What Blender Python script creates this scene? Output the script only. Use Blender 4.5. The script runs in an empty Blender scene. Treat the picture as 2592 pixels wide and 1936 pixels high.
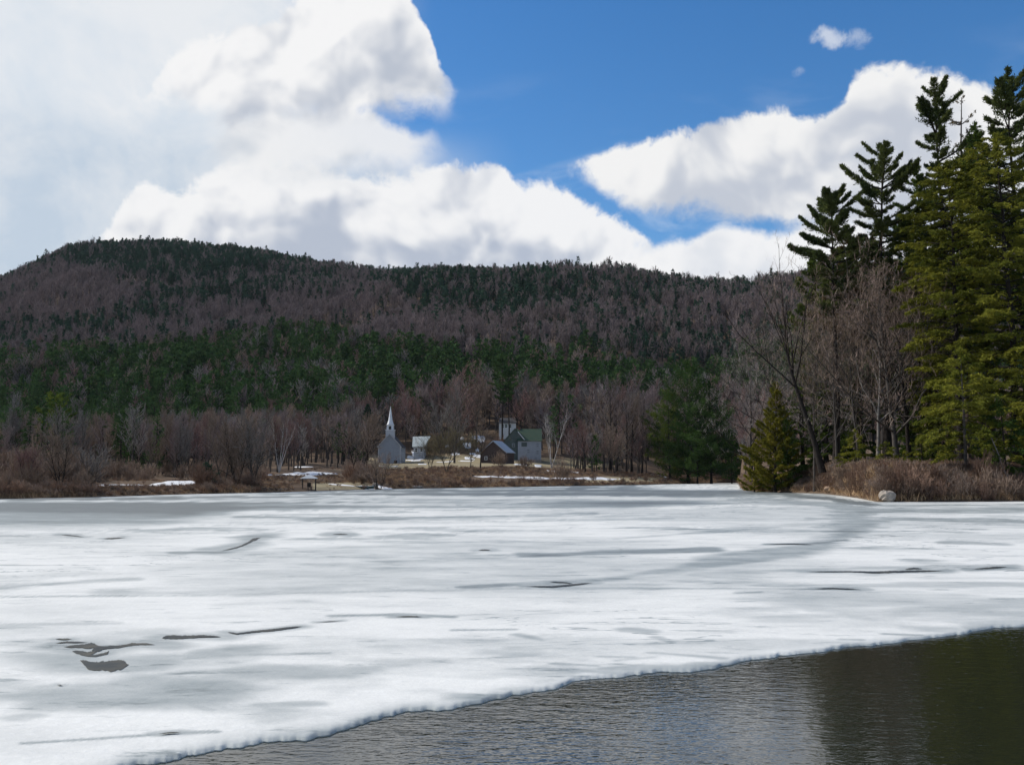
import bpy, math, random
import numpy as np
C = bpy.context.scene
COL = C.collection
R = math.radians

# ------------------------------------------------------------------ camera
F, CX, CY, HOR, CAMZ = 2387.0, 1296.0, 968.0, 1208.0, 2.0
PIT = math.atan((HOR - CY) / F)
cd = bpy.data.cameras.new('camera')
cam = bpy.data.objects.new('camera', cd); COL.objects.link(cam)
cam.location = (0, 0, CAMZ); cam.rotation_euler = (math.pi / 2 + PIT, 0, 0)
cd.sensor_fit = 'HORIZONTAL'; cd.sensor_width = 36.0; cd.lens = 36.0 * F / 2592.0
cd.clip_start = 0.3; cd.clip_end = 9000
C.camera = cam

def tanuv(px, py):
    "pixel of the 2592x1936 photo -> (x/y, z/y) of the ray"
    cx = (np.asarray(px, float) - CX) / F; cy = (CY - np.asarray(py, float)) / F
    dy = math.cos(PIT) - cy * math.sin(PIT); dz = math.sin(PIT) + cy * math.cos(PIT)
    return cx / dy, dz / dy
def proj(x, y, z):
    z = z - CAMZ
    c = np.maximum(y * math.cos(PIT) + z * math.sin(PIT), 1e-3)
    up = -y * math.sin(PIT) + z * math.cos(PIT)
    return CX + F * x / c, CY - F * up / c

# ------------------------------------------------------------------ sun and exposure
SUN_AZ, SUN_EL = R(-72), R(40)        # azimuth from the view direction, to the left
sd = bpy.data.lights.new('sun', 'SUN'); sd.energy = 3.8; sd.angle = R(0.55); sd.color = (1.0, 0.95, 0.865)
sun = bpy.data.objects.new('sun', sd); COL.objects.link(sun)
sun.rotation_euler = (math.pi / 2 - SUN_EL, 0, -SUN_AZ + math.pi)
# light travels along local -Z; place checked: sun stands at azimuth SUN_AZ
sx, sy, sz = math.sin(SUN_AZ) * math.cos(SUN_EL), math.cos(SUN_AZ) * math.cos(SUN_EL), math.sin(SUN_EL)
from mathutils import Vector
sun.rotation_euler = Vector((sx, sy, sz)).to_track_quat('Z', 'Y').to_euler()
C.view_settings.view_transform = 'Standard'; C.view_settings.look = 'None'
C.view_settings.exposure = 0.0; C.view_settings.gamma = 1.0
C.render.engine = 'CYCLES'
C.cycles.max_bounces = 4; C.cycles.diffuse_bounces = 2; C.cycles.glossy_bounces = 2
C.cycles.transmission_bounces = 2; C.cycles.transparent_max_bounces = 4
C.cycles.use_denoising = True

# ------------------------------------------------------------------ world: sky with clouds
class NT:
    def __init__(s, nt): s.nt = nt
    def n(s, t, **kw):
        x = s.nt.nodes.new(t)
        for k, v in kw.items(): setattr(x, k, v)
        return x
    def put(s, sock, v):
        if v is None: return
        if isinstance(v, bpy.types.NodeSocket): s.nt.links.new(v, sock)
        else: sock.default_value = v
    def m(s, op, a, b=None, c=None, clamp=False):
        x = s.n('ShaderNodeMath', operation=op); x.use_clamp = clamp
        for i, v in enumerate((a, b, c)): s.put(x.inputs[i], v)
        return x.outputs[0]
    def mix(s, f, a, b, blend='MIX'):
        x = s.n('ShaderNodeMix', data_type='RGBA', blend_type=blend); x.clamp_factor = True
        s.put(x.inputs[0], f); s.put(x.inputs[6], a); s.put(x.inputs[7], b)
        return x.outputs[2]
    def mapr(s, v, a, b, c=0.0, d=1.0, smooth=False):
        x = s.n('ShaderNodeMapRange'); x.interpolation_type = 'SMOOTHSTEP' if smooth else 'LINEAR'
        for i, q in enumerate((v, a, b, c, d)): s.put(x.inputs[i], q)
        return x.outputs[0]
    def noise(s, vec, scale, detail=4, rough=.55, dist=0.0, dim='3D'):
        x = s.n('ShaderNodeTexNoise', noise_dimensions=dim)
        if vec is not None: s.put(x.inputs['Vector'], vec)
        s.put(x.inputs['Scale'], scale); s.put(x.inputs['Detail'], detail)
        s.put(x.inputs['Roughness'], rough); s.put(x.inputs['Distortion'], dist)
        return x.outputs['Fac']
    def vec(s, x, y, z):
        q = s.n('ShaderNodeCombineXYZ')
        for i, v in enumerate((x, y, z)): s.put(q.inputs[i], v)
        return q.outputs[0]

W = bpy.data.worlds.new('World'); C.world = W; W.use_nodes = True
W.node_tree.nodes.clear()
w = NT(W.node_tree)
sky = w.n('ShaderNodeTexSky', sky_type='NISHITA'); sky.sun_disc = False
sky.sun_elevation = SUN_EL; sky.sun_rotation = SUN_AZ % (2 * math.pi)
sky.air_density = 1.0; sky.dust_density = 0.25; sky.ozone_density = 2.2; sky.altitude = 200
hs = w.n('ShaderNodeHueSaturation'); hs.inputs['Saturation'].default_value = 1.33; hs.inputs['Hue'].default_value = .503
w.put(hs.inputs['Color'], sky.outputs[0])
SKYK = 0.14
skyc = w.mix(1.0, hs.outputs[0], (SKYK, SKYK, SKYK, 1), 'MULTIPLY')
geo = w.n('ShaderNodeTexCoord')
sep = w.n('ShaderNodeSeparateXYZ'); w.put(sep.inputs[0], geo.outputs['Generated'])
X, Y, Z = sep.outputs
AZ = w.m('ARCTAN2', X, Y)
EL = w.m('ARCSINE', Z)
A0, A1, E1 = -0.75, 0.85, 0.8          # azimuth window of the cloud curves, elevation scale
AN = w.mapr(AZ, A0, A1)
EN = w.m('DIVIDE', EL, E1)
def ae(px, py):
    u, v = tanuv(px, py)
    a = np.arctan(u); e = np.arctan(v * np.cos(a))
    return (float((a - A0) / (A1 - A0)), float(e / E1))
warp = w.n('ShaderNodeTexNoise'); w.put(warp.inputs['Vector'], geo.outputs['Generated'])
warp.inputs['Scale'].default_value = 5.5; warp.inputs['Detail'].default_value = 3
vm = w.n('ShaderNodeVectorMath', operation='MULTIPLY_ADD')
w.put(vm.inputs[0], warp.outputs['Color']); vm.inputs[1].default_value = (.09, .09, .09)
w.put(vm.inputs[2], geo.outputs['Generated'])
PW = vm.outputs[0]
N1 = w.noise(PW, 15.0, 9, .58)          # billows
N2 = w.noise(PW, 6.0, 4, .5)
sh = w.n('ShaderNodeVectorMath', operation='ADD'); w.put(sh.inputs[0], PW); sh.inputs[1].default_value = (-.010, 0, .014)
N1a = w.noise(PW, 13.0, 3, .45); N1s = w.noise(sh.outputs[0], 13.0, 3, .45)
relief = w.m('SUBTRACT', N1a, N1s)
N3 = w.noise(PW, 34.0, 9, .66)
n1c = w.m('ADD', w.m('SUBTRACT', N1, .5), w.m('MULTIPLY', w.m('SUBTRACT', N3, .5), .95)); n2c = w.m('SUBTRACT', N2, .5)
def curve(pts, base):
    x = w.n('ShaderNodeFloatCurve'); c = x.mapping.curves[0]
    P = sorted(ae(px, py) for px, py in pts)
    P = [(min(max(a, 0), 1), min(max(e, 0), 1)) for a, e in P]
    while len(c.points) > 2: c.points.remove(c.points[1])
    c.points[0].location = (0.0, P[0][1]); c.points[1].location = (1.0, P[-1][1])
    for a, e in P:
        if 0.001 < a < .999: c.points.new(a, e)
    for q in c.points: q.handle_type = 'AUTO_CLAMPED'
    x.mapping.update(); w.put(x.inputs['Value'], AN)
    return x.outputs[0]
def layer(col, top, bot, amp, soft, lo, hi, opac=1.0, thick=.16, softb=None, na=1.0):
    tp = curve(top, 0); bt = curve(bot, 0)
    xs = sorted(ae(*p)[0] for p in top)
    nn = w.m('ADD', w.m('MULTIPLY', n1c, amp), w.m('MULTIPLY', n2c, amp * na))
    d1 = w.m('ADD', w.m('SUBTRACT', tp, EN), nn)
    d2 = w.m('ADD', w.m('SUBTRACT', EN, bt), nn)
    a1 = w.mapr(d1, -soft, soft, 0, 1, True)
    a2 = w.mapr(d2, -(softb or soft * 3), (softb or soft * 3), 0, 1, True)
    e1 = w.mapr(w.m('ADD', AN, nn), xs[0] - .012, xs[0] + .02, 0, 1, True)
    e2 = w.mapr(w.m('ADD', AN, nn), xs[-1] - .02, xs[-1] + .012, 1, 0, True)
    al = w.m('MULTIPLY', w.m('MULTIPLY', a1, a2), w.m('MULTIPLY', e1, e2))
    al = w.m('MULTIPLY', al, opac)
    t = w.mapr(d1, 0.0, thick, 1.0, 0.0)             # bright rim towards the top, greyer below
    t = w.m('ADD', t, w.m('MULTIPLY', relief, 3.6)); t = w.m('ADD', t, w.m('MULTIPLY', w.m('SUBTRACT', N3, .5), .55))
    t = w.m('ADD', t, w.m('MULTIPLY', n2c, 2.6), clamp=True)
    t = w.mapr(t, 0, 1, 0, 1, True)
    cc = w.mix(t, lo, hi)
    return w.mix(al, col, cc)
WH = (.92, .92, .925, 1); GR = (.50, .545, .63, 1); GR2 = (.47, .52, .62, 1)
col = skyc
# broad clouds on the rest of the dome, as the sky in view implies
zz = w.m('MAXIMUM', w.m('ADD', Z, .22), .05)
gv = w.vec(w.m('DIVIDE', X, zz), w.m('DIVIDE', Y, zz), 3.7)
gn = w.noise(gv, 1.15, 7, .55)
gal = w.mapr(gn, .47, .57, 0, 1, True)
outside = w.m('MAXIMUM', w.m('MAXIMUM', w.mapr(AZ, .60, .85), w.mapr(AZ, -.62, -1.0)), w.mapr(EL, .60, .8))
gal = w.m('MULTIPLY', gal, outside)
gsh = w.mapr(w.noise(gv, 2.6, 4, .5), .35, .65)
col = w.mix(gal, col, w.mix(gsh, (.42, .46, .54, 1), (.85, .86, .88, 1)))
# faint high streaks
ci = w.noise(w.vec(AZ, w.m('MULTIPLY', EL, 2.6), .5), 6.0, 6, .6, .6)
col = w.mix(w.m('MULTIPLY', w.mapr(ci, .50, .75, 0, .38, True), w.mapr(EL, .42, .25)), col, (.80, .86, .93, 1))
# veil over the west
vx = w.m('ADD', AZ, w.m('MULTIPLY', n2c, .16))
vr = w.mapr(vx, -.26, -.10, 1, 0, True)
vm2 = w.m('MULTIPLY', vr, w.mapr(AZ, -1.5, -.95))
vt = w.mapr(w.m('ADD', w.m('MULTIPLY', n2c, 2.0), w.m('MULTIPLY', n1c, .9)), -.30, .26)
col = w.mix(w.m('MULTIPLY', vm2, .96), col, w.mix(vt, (.72, .78, .84, 1), (.84, .86, .88, 1)))
lowv = w.m('MULTIPLY', w.mapr(vx, -.12, .02, 1, 0, True), w.mapr(EL, .37, .30, 0, .8, True))
col = w.mix(w.m('MULTIPLY', lowv, w.mapr(AZ, -1.5, -.95)), col, w.mix(vt, (.50, .60, .72, 1), (.70, .75, .81, 1)))
# bank along the ridge
col = layer(col, [(150, 700), (250, 620), (320, 520), (380, 470), (450, 480), (560, 440), (700, 430), (900, 440), (1000, 455), (1100, 430), (1220, 420), (1300, 455), (1400, 475), (1480, 520), (1560, 555), (1620, 590), (1700, 640)],
            [(0, 800), (1700, 800)], .052, .008, GR2, WH, .97, .19)
col = layer(col, [(1560, 680), (1640, 640), (1690, 612), (1750, 600), (1830, 570), (1900, 580), (2000, 592), (2100, 570), (2300, 590), (2600, 560)],
            [(1500, 800), (2600, 800)], .03, .009, (.66, .70, .77, 1), WH, .97, .22)
# big cumulus to the east
col = layer(col, [(1470, 430), (1490, 415), (1530, 395), (1600, 372), (1650, 352), (1700, 335), (1780, 325), (1830, 302), (1900, 288), (2000, 292), (2080, 280), (2140, 238), (2160, 192), (2200, 172), (2270, 168), (2330, 190), (2400, 182), (2450, 205), (2520, 240), (2620, 300), (2760, 420)],
            [(1470, 435), (1540, 485), (1600, 525), (1650, 540), (1750, 540), (1900, 555), (2000, 560), (2200, 580), (2400, 600), (2600, 560), (2760, 440)],
            .050, .0075, (.55, .59, .67, 1), (.90, .90, .90, 1), 1.0, .17, softb=.014, na=.5)
# middle cloud
col = layer(col, [(540, 350), (600, 315), (700, 295), (800, 288), (900, 283), (960, 300), (1010, 335), (1060, 352), (1095, 342), (1125, 375)],
            [(540, 400), (700, 440), (900, 440), (1000, 430), (1090, 400), (1125, 385)], .040, .010, (.58, .63, .70, 1), (.87, .875, .885, 1), .9, .10)
# upper cumulus
col = layer(col, [(360, 250), (400, 190), (470, 130), (560, 100), (680, 50), (760, 0), (850, -60), (960, -70), (1010, -40), (1045, 0), (1075, 50), (1095, 110), (1112, 170), (1140, 215), (1168, 250)],
            [(360, 260), (450, 270), (560, 285), (700, 290), (800, 288), (950, 275), (1060, 268), (1120, 272), (1168, 258)],
            .046, .006, GR, WH, 1.0, .15, softb=.02)
# small puffs
for (px, py, rx, ry, op) in ((2105, 95, .016, .011, .62), (2165, 100, .013, .010, .38), (2022, 185, .008, .006, .25)):
    a_, e_ = ae(px, py); a_ = a_ * (A1 - A0) + A0; e_ *= E1
    q = w.m('ADD', w.m('POWER', w.m('DIVIDE', w.m('SUBTRACT', AZ, a_), rx), 2), w.m('POWER', w.m('DIVIDE', w.m('SUBTRACT', EL, e_), ry), 2))
    q = w.m('SUBTRACT', w.m('SUBTRACT', 1.4, q), w.m('MULTIPLY', n1c, -6))
    col = w.mix(w.m('MULTIPLY', w.mapr(q, 0, 1.8, 0, 1, True), op), col, (.86, .88, .92, 1))
bg = w.n('ShaderNodeBackground'); w.put(bg.inputs[0], col); bg.inputs[1].default_value = 1.0
wo = w.n('ShaderNodeOutputWorld'); w.put(wo.inputs[0], bg.outputs[0])

# ------------------------------------------------------------------ noise in numpy
def _h(ix, iy, seed):
    n = (ix.astype(np.int64) * 374761393 + iy.astype(np.int64) * 668265263 + seed * 1442695041) & 0x7fffffff
    n = ((n ^ (n >> 13)) * 1274126177) & 0x7fffffff
    return ((n ^ (n >> 16)) & 0xffff) / 65535.0
def vn(x, y, seed=0):
    x = np.asarray(x, float); y = np.asarray(y, float)
    ix = np.floor(x); iy = np.floor(y); fx = x - ix; fy = y - iy
    fx = fx * fx * (3 - 2 * fx); fy = fy * fy * (3 - 2 * fy)
    a = _h(ix, iy, seed); b = _h(ix + 1, iy, seed); c = _h(ix, iy + 1, seed); d = _h(ix + 1, iy + 1, seed)
    return (a * (1 - fx) + b * fx) * (1 - fy) + (c * (1 - fx) + d * fx) * fy
def fbm(x, y, oct=4, seed=0, g=.5):
    s = 0; a = 1; t = 0
    for i in range(oct):
        s = s + a * vn(np.asarray(x) * 2 ** i, np.asarray(y) * 2 ** i, seed + i * 17); t += a; a *= g
    return s / t
def ss(a, b, x):
    t = np.clip((x - a) / (b - a), 0, 1); return t * t * (3 - 2 * t)

# ------------------------------------------------------------------ terrain
def shore_tab():
    pts = [(-2500, 1300), (-900, 1282), (-300, 1268), (0, 1262.5), (220, 1258.5), (500, 1250), (700, 1246), (1000, 1237), (1300, 1232.5), (1600, 1227.5), (1868, 1222)]
    r = [(1880, 1241), (1920, 1244.5), (1980, 1246), (2080, 1249), (2163, 1259), (2220, 1270), (2400, 1270), (2592, 1268.5), (3000, 1272), (4500, 1290)]
    us, dd = [], []
    for px, py in pts + r:
        u, v = tanuv(px, py); us.append(float(u)); dd.append(float((0.04 - CAMZ) / v))
    return np.array(us), np.array(dd)
SU, SD = shore_tab()
U_TIP = 0.5 * (SU[10] + SU[11])
def shore(u): return np.interp(u, SU, SD)
def crest_tab(pts, dc, th):
    us = []; zs = []
    for px, py in pts:
        u, v = tanuv(px, py); us.append(float(u)); zs.append(float(CAMZ + v * dc - th))
    return np.array(us), np.array(zs)
D1C, D2C = 1250.0, 850.0
K1 = crest_tab([(-1500, 900), (-500, 830), (-120, 760), (0, 703), (59, 674), (117, 645), (176, 621), (258, 609), (387, 603), (469, 609), (586, 621), (703, 645), (820, 668), (937, 680), (1019, 688), (1172, 690), (1400, 700), (1700, 740), (3000, 800)], D1C, 15)
K2 = crest_tab([(-500, 1050), (500, 960), (760, 850), (860, 760), (960, 705), (1040, 692), (1110, 684), (1200, 680), (1289, 676), (1371, 669), (1430, 659), (1582, 669), (1758, 681), (1933, 690), (2040, 680), (2300, 640), (3500, 600)], D2C, 22)
def ushift(u, lst): return np.interp(u, [float(tanuv(p, 1200)[0]) for p, _ in lst], [v for _, v in lst])
def ground(x, y):
    x = np.asarray(x, float); y = np.maximum(np.asarray(y, float), 1.0)
    u = x / y; s = shore(u); e = y - s
    sl = ushift(u, [(-500, .026), (400, .028), (700, .042), (820, .047), (985, .043), (1330, .060), (1600, .055), (1868, .04)])
    left = -1.2 + 1.3 * ss(-2.5, 0.0, e) + .45 * ss(0, 4, e) + sl * np.clip(e - 3, 0, 250)
    bh = ushift(u, [(1880, .5), (1960, 1.3), (2060, 2.6), (2300, 2.2), (2592, 2.0)])
    right = -1.2 + 1.3 * ss(-2.0, 0.0, e) + .25 * ss(0, 1.2, e) + bh * ss(1.0, 8.0, e) + .05 * np.clip(e - 6, 0, 250)
    rm = ss(U_TIP - .002, U_TIP + .002, u)
    base = left * (1 - rm) + right * rm
    base = base + np.where(e > 3, (fbm(x / 9, y / 9, 3, 5) - .5) * .9, 0) * ss(3, 30, e)
    def hill(K, dc, d0, lo):
        t = (y - d0) / (dc - d0); tc = np.clip(t, 0, 1)
        shp = .66 * tc + .34 * tc * tc * (3 - 2 * tc)
        zc = np.interp(u, K[0], K[1])
        z = shp * np.maximum(zc - lo, 0)
        z = z * (1 - .55 * np.clip(t - 1, 0, 1.2))
        return z * ss(-.02, .08, t)
    h1 = hill(K1, D1C, 312., 10.); h2 = hill(K2, D2C, 312., 10.)
    lump = (fbm(x / 90, y / 90, 4, 11) - .5) * 22 * ss(340, 500, y) * (1 - .8 * ss(700, 850, y) * ss(-.05, .0, u)) * (1 - .9 * ss(1080, 1240, y))
    return base + np.maximum(h1, h2) + lump
def gz(x, y): return float(ground(x, y))
def at(px, d):
    "world x for a photo column at ground level, at depth d"
    u = float(tanuv(px, 1200)[0]); return u * d
def hit(px, py):
    "where the ray of a photo pixel meets the ground"
    u, v = (float(q) for q in tanuv(px, py))
    ds = np.geomspace(shore(u) * .9, 1600, 4000)
    g = ground(u * ds, ds) - (CAMZ + v * ds)
    k = int(np.argmax(g > 0)) if (g > 0).any() else len(ds) - 1
    return u * ds[k], ds[k]

# ------------------------------------------------------------------ mesh and object helpers
MATS = {}
def mat(name, c1, c2=None, rough=.8, scale=2.0, spec=.3, bump=0.0, bscale=8.0, detail=4, coords='Object'):
    m = bpy.data.materials.new(name); m.use_nodes = True; nt = NT(m.node_tree)
    b = m.node_tree.nodes['Principled BSDF']
    tc = nt.n('ShaderNodeTexCoord')
    if c2 is None: c2 = tuple(v * .75 for v in c1)
    f = nt.mapr(nt.noise(tc.outputs[coords], scale, detail, .6), .3, .7)
    nt.put(b.inputs['Base Color'], nt.mix(f, (*c1, 1), (*c2, 1)))
    b.inputs['Roughness'].default_value = rough; b.inputs['Specular IOR Level'].default_value = spec
    if bump:
        bp = nt.n('ShaderNodeBump'); bp.inputs['Strength'].default_value = bump
        nt.put(bp.inputs['Height'], nt.noise(tc.outputs[coords], bscale, 4, .6)); nt.put(b.inputs['Normal'], bp.outputs[0])
    MATS[name] = m; return m
def leafmat(name, c1, c2, trans=.25, vary=.35, c3=None):
    "needles or twigs: a per-clump tint and a per-tree shift of the thing's own colour"
    m = bpy.data.materials.new(name); m.use_nodes = True; nt = NT(m.node_tree)
    m.node_tree.nodes.clear()
    at_ = nt.n('ShaderNodeAttribute', attribute_name='tint')
    oi = nt.n('ShaderNodeObjectInfo')
    col = nt.mix(at_.outputs['Fac'], (*c1, 1), (*c2, 1))
    if c3: col = nt.mix(nt.mapr(oi.outputs['Random'], .55, 1.0), col, (*c3, 1))
    k = nt.m('ADD', 1 - vary / 2, nt.m('MULTIPLY', nt.m('FRACT', nt.m('MULTIPLY', oi.outputs['Random'], 7.31)), vary))
    hv = nt.n('ShaderNodeHueSaturation'); nt.put(hv.inputs['Color'], col); nt.put(hv.inputs['Value'], k)
    d = nt.n('ShaderNodeBsdfDiffuse'); nt.put(d.inputs[0], hv.outputs[0])
    o = nt.n('ShaderNodeOutputMaterial')
    if trans:
        t = nt.n('ShaderNodeBsdfTranslucent'); nt.put(t.inputs[0], hv.outputs[0])
        mx = nt.n('ShaderNodeMixShader'); mx.inputs[0].default_value = trans
        nt.put(mx.inputs[1], d.outputs[0]); nt.put(mx.inputs[2], t.outputs[0]); nt.put(o.inputs[0], mx.outputs[0])
    else: nt.put(o.inputs[0], d.outputs[0])
    MATS[name] = m; return m

class MB:
    "collects numpy triangles"
    def __init__(s): s.v = []; s.t = []; s.m = []; s.c = []; s.n = 0
    def add(s, V, T, mi=0, tint=.5):
        V = np.asarray(V, float).reshape(-1, 3); T = np.asarray(T, int).reshape(-1, 3)
        s.v.append(V); s.t.append(T + s.n); s.n += len(V)
        s.m.append(np.full(len(T), mi)); s.c.append(np.broadcast_to(np.asarray(tint, float), (len(V),)).copy())
    def mesh(s, name, mats, smooth=False):
        V = np.concatenate(s.v).astype(np.float32); T = np.concatenate(s.t).astype(np.int32)
        me = bpy.data.meshes.new(name)
        me.vertices.add(len(V)); me.vertices.foreach_set('co', V.ravel())
        me.loops.add(len(T) * 3); me.loops.foreach_set('vertex_index', T.ravel())
        me.polygons.add(len(T)); me.polygons.foreach_set('loop_start', np.arange(0, len(T) * 3, 3, dtype=np.int32))
        for x in mats: me.materials.append(MATS[x] if isinstance(x, str) else x)
        me.polygons.foreach_set('material_index', np.concatenate(s.m).astype(np.int32))
        a = me.attributes.new('tint', 'FLOAT', 'POINT'); a.data.foreach_set('value', np.concatenate(s.c).astype(np.float32))
        me.polygons.foreach_set('use_smooth', np.full(len(T), smooth))
        me.update(calc_edges=True); return me
def link(name, me, parent=None, loc=(0, 0, 0), rz=0, sc=None):
    o = bpy.data.objects.new(name, me); COL.objects.link(o)
    o.location = loc; o.rotation_euler = (0, 0, rz)
    if sc: o.scale = sc if isinstance(sc, tuple) else (sc, sc, sc)
    if parent: o.parent = parent
    return o
def tag(o, label=None, cat=None, group=None, kind=None):
    if label: o['label'] = label
    if cat: o['category'] = cat
    if group: o['group'] = group
    if kind: o['kind'] = kind
    return o

def tubes(mb, P, Rr, m, mi=0, tint=.5):
    "P (n,k,3) polylines, Rr (n,k) radii, m sides"
    P = np.asarray(P, float); Rr = np.asarray(Rr, float); n, k, _ = P.shape
    if n == 0: return
    T = P[:, -1] - P[:, 0]; T /= np.linalg.norm(T, axis=1, keepdims=True) + 1e-9
    up = np.where(np.abs(T[:, 2:3]) > .9, np.array([[1., 0, 0]]), np.array([[0, 0, 1.]]))
    A = np.cross(T, up); A /= np.linalg.norm(A, axis=1, keepdims=True) + 1e-9
    B = np.cross(T, A)
    if m == 2:      # flat ribbon, one quad per step
        V = np.stack([P + A[:, None] * Rr[..., None], P - A[:, None] * Rr[..., None]], 2).reshape(-1, 3)
    else:
        ang = np.arange(m) * 2 * math.pi / m
        V = (P[:, :, None] + Rr[:, :, None, None] * (A[:, None, None] * np.cos(ang)[None, None, :, None] + B[:, None, None] * np.sin(ang)[None, None, :, None])).reshape(-1, 3)
    base = (np.arange(n) * k * m)[:, None, None] + (np.arange(k - 1) * m)[None, :, None]
    js = np.arange(m if m > 2 else 1)[None, None, :]; jn = (js + 1) % m
    a = base + js; b = base + jn; c = a + m; d = b + m
    T3 = np.concatenate([np.stack([a, b, d], -1).reshape(-1, 3), np.stack([a, d, c], -1).reshape(-1, 3)])
    tt = np.repeat(np.broadcast_to(np.asarray(tint, float), (n,)), k * m)
    mb.add(V, T3, mi, tt)
def unit(v): return v / (np.linalg.norm(v, axis=-1, keepdims=True) + 1e-9)
def blades(mb, P, D, L, Wd, rng, mi=0, tint=.5):
    "one triangle each from P along D"
    n = len(P)
    S = unit(np.cross(D, rng.normal(size=(n, 3)))) * (Wd / 2)[:, None]
    V = np.stack([P - S, P + S, P + D * L[:, None]], 1).reshape(-1, 3)
    mb.add(V, np.arange(n * 3).reshape(-1, 3), mi, np.repeat(np.broadcast_to(np.asarray(tint, float), (n,)), 3))

def conifer(seed, h, r, cb=.2, nl=60, tpl=12, bl=5, bsz=.3, bw=.06, kind='pine', trunk_r=None, sides=6, limb_sides=3, gap=.25, lean=0.0, sparse=1.0, shape=None):
    "returns (wood MB, needle MB). kinds: pine (upswept irregular plumes), hemlock (drooping flat sprays), cone (dense narrow)"
    rng = np.random.default_rng(seed); wd = MB(); nd = MB()
    tr = trunk_r or h * .011 + .05
    k = 9; tz = np.linspace(0, 1, k)
    cx = np.cumsum(rng.normal(0, .004, k)) * h + lean * tz * h; cy = np.cumsum(rng.normal(0, .004, k)) * h
    cx -= cx[0]; cy -= cy[0]
    tp = np.stack([cx, cy, tz * h], 1)[None]
    tubes(wd, tp, (tr * (1 - tz * .93) * np.where(tz == 0, 1.35, 1))[None], sides)
    f = (np.arange(nl) + rng.uniform(0, 1, nl)) / nl
    if kind == 'pine': f = np.round(f * nl / 4) / (nl / 4) + rng.normal(0, .006, nl)
    z = cb + (1.0 - cb) * np.clip(f, 0, .985)
    az = np.arange(nl) * 2.39996 + rng.normal(0, .5, nl)
    t = (z - cb) / (1 - cb)
    if shape is not None: prof = np.interp(t, [a for a, _ in shape], [b for _, b in shape])
    elif kind == 'pine': prof = np.interp(t, [0, .12, .35, .7, .9, 1], [.55, .9, 1, .72, .42, .16])
    elif kind == 'hemlock': prof = np.interp(t, [0, .1, .3, .7, 1], [.8, 1, .95, .5, .04])
    else: prof = np.interp(t, [0, .08, .5, 1], [.85, 1, .62, .04])
    L = r * prof * (rng.uniform(.45, 1.2, nl) if kind == 'pine' else rng.uniform(.62, 1.12, nl))
    if kind == 'pine':   # lopsided holes
        an = np.array([vn(3 * math.cos(a) + 7, 3 * math.sin(a) + q * 9, seed) for a, q in zip(az, t)])
        L *= np.where(an < gap, .35, 1) * (.75 + .5 * an)
        L *= np.where(rng.random(nl) < .12, .4, 1)
    keep = L > .05
    z, az, t, L = z[keep], az[keep], t[keep], L[keep]; nl = len(z)
    bx = np.interp(z, tz, cx); by = np.interp(z, tz, cy)
    H = np.stack([np.cos(az), np.sin(az), np.zeros(nl)], 1)
    if kind == 'pine':   e0 = np.interp(t, [0, .5, 1], [-.08, .12, .75]) + rng.normal(0, .10, nl); e1 = rng.uniform(.14, .48, nl)
    elif kind == 'hemlock': e0 = np.interp(t, [0, 1], [.12, .6]) + rng.normal(0, .08, nl); e1 = rng.uniform(-.5, -.2, nl)
    else: e0 = np.interp(t, [0, 1], [.15, 1.2]) + rng.normal(0, .1, nl); e1 = rng.uniform(-.1, .25, nl)
    if kind == 'pine': L = np.minimum(L, (1.03 - z) * h / np.maximum(e0 + e1, .3) + .25)
    s = np.linspace(0, 1, 5)
    LP = np.stack([bx, by, z * h], 1)[:, None] + H[:, None] * (L[:, None] * s)[..., None]
    LP[:, :, 2] += L[:, None] * (e0[:, None] * s + e1[:, None] * s ** 2)
    lr = np.maximum(tr * .28 * (L / r)[:, None], .012) * (1 - s * .85)
    tubes(wd, LP, lr, limb_sides)
    # sprays: points along limbs with side branchlets
    cnt = np.maximum(2, (tpl * (L / r) * sparse).astype(int))
    li = np.repeat(np.arange(nl), cnt); n = len(li)
    st = rng.random(n) ** (.62 if kind == 'pine' else .75); st = .14 + .86 * st
    side = rng.choice([-1, 1], n); dirp = H[li]
    perp = np.stack([-dirp[:, 1], dirp[:, 0], np.zeros(n)], 1)
    bl_len = (.55 if kind == 'pine' else .46) * L[li] * (1.08 - st) * rng.uniform(.3, 1, n) + .05 * r
    if kind == 'cone': bl_len *= .7
    bd = unit(dirp * rng.uniform(.4, 1, n)[:, None] + perp * (side * rng.uniform(.35, 1, n))[:, None] + np.array([0, 0, 1.]) * (rng.normal(.38 if kind == 'pine' else -.12, .15, n))[:, None])
    bp = np.stack([np.interp(st, s, s) * 0] * 3, 1)
    i0 = np.minimum((st * 4).astype(int), 3); fr = st * 4 - i0
    bp = LP[li, i0] * (1 - fr)[:, None] + LP[li, i0 + 1] * fr[:, None]
    if bsz < .5:
        tubes(wd, np.stack([bp, bp + bd * bl_len[:, None]], 1), np.tile(np.array([[.018, .008]]), (n, 1)), 2)
    # needle blades along each branchlet
    m = bl; j = np.repeat(np.arange(n), m)
    q = rng.random(len(j)) ** .8
    P = bp[j] + bd[j] * (bl_len[j] * q)[:, None] + rng.normal(0, .035 * r if bsz > .5 else .06, (len(j), 3))
    if kind == 'pine': D = unit(bd[j] * .6 + rng.normal(0, .55, (len(j), 3)) + np.array([0, 0, .45]))
    elif kind == 'hemlock': D = unit(bd[j] * .8 + rng.normal(0, .42, (len(j), 3)) * np.array([1, 1, .45]) + np.array([0, 0, -.22]))
    else: D = unit(bd[j] * .5 + rng.normal(0, .5, (len(j), 3)) + np.array([0, 0, .55]))
    ln = bsz * rng.uniform(.6, 1.25, len(j)); wv = bw * rng.uniform(.7, 1.3, len(j))
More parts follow.
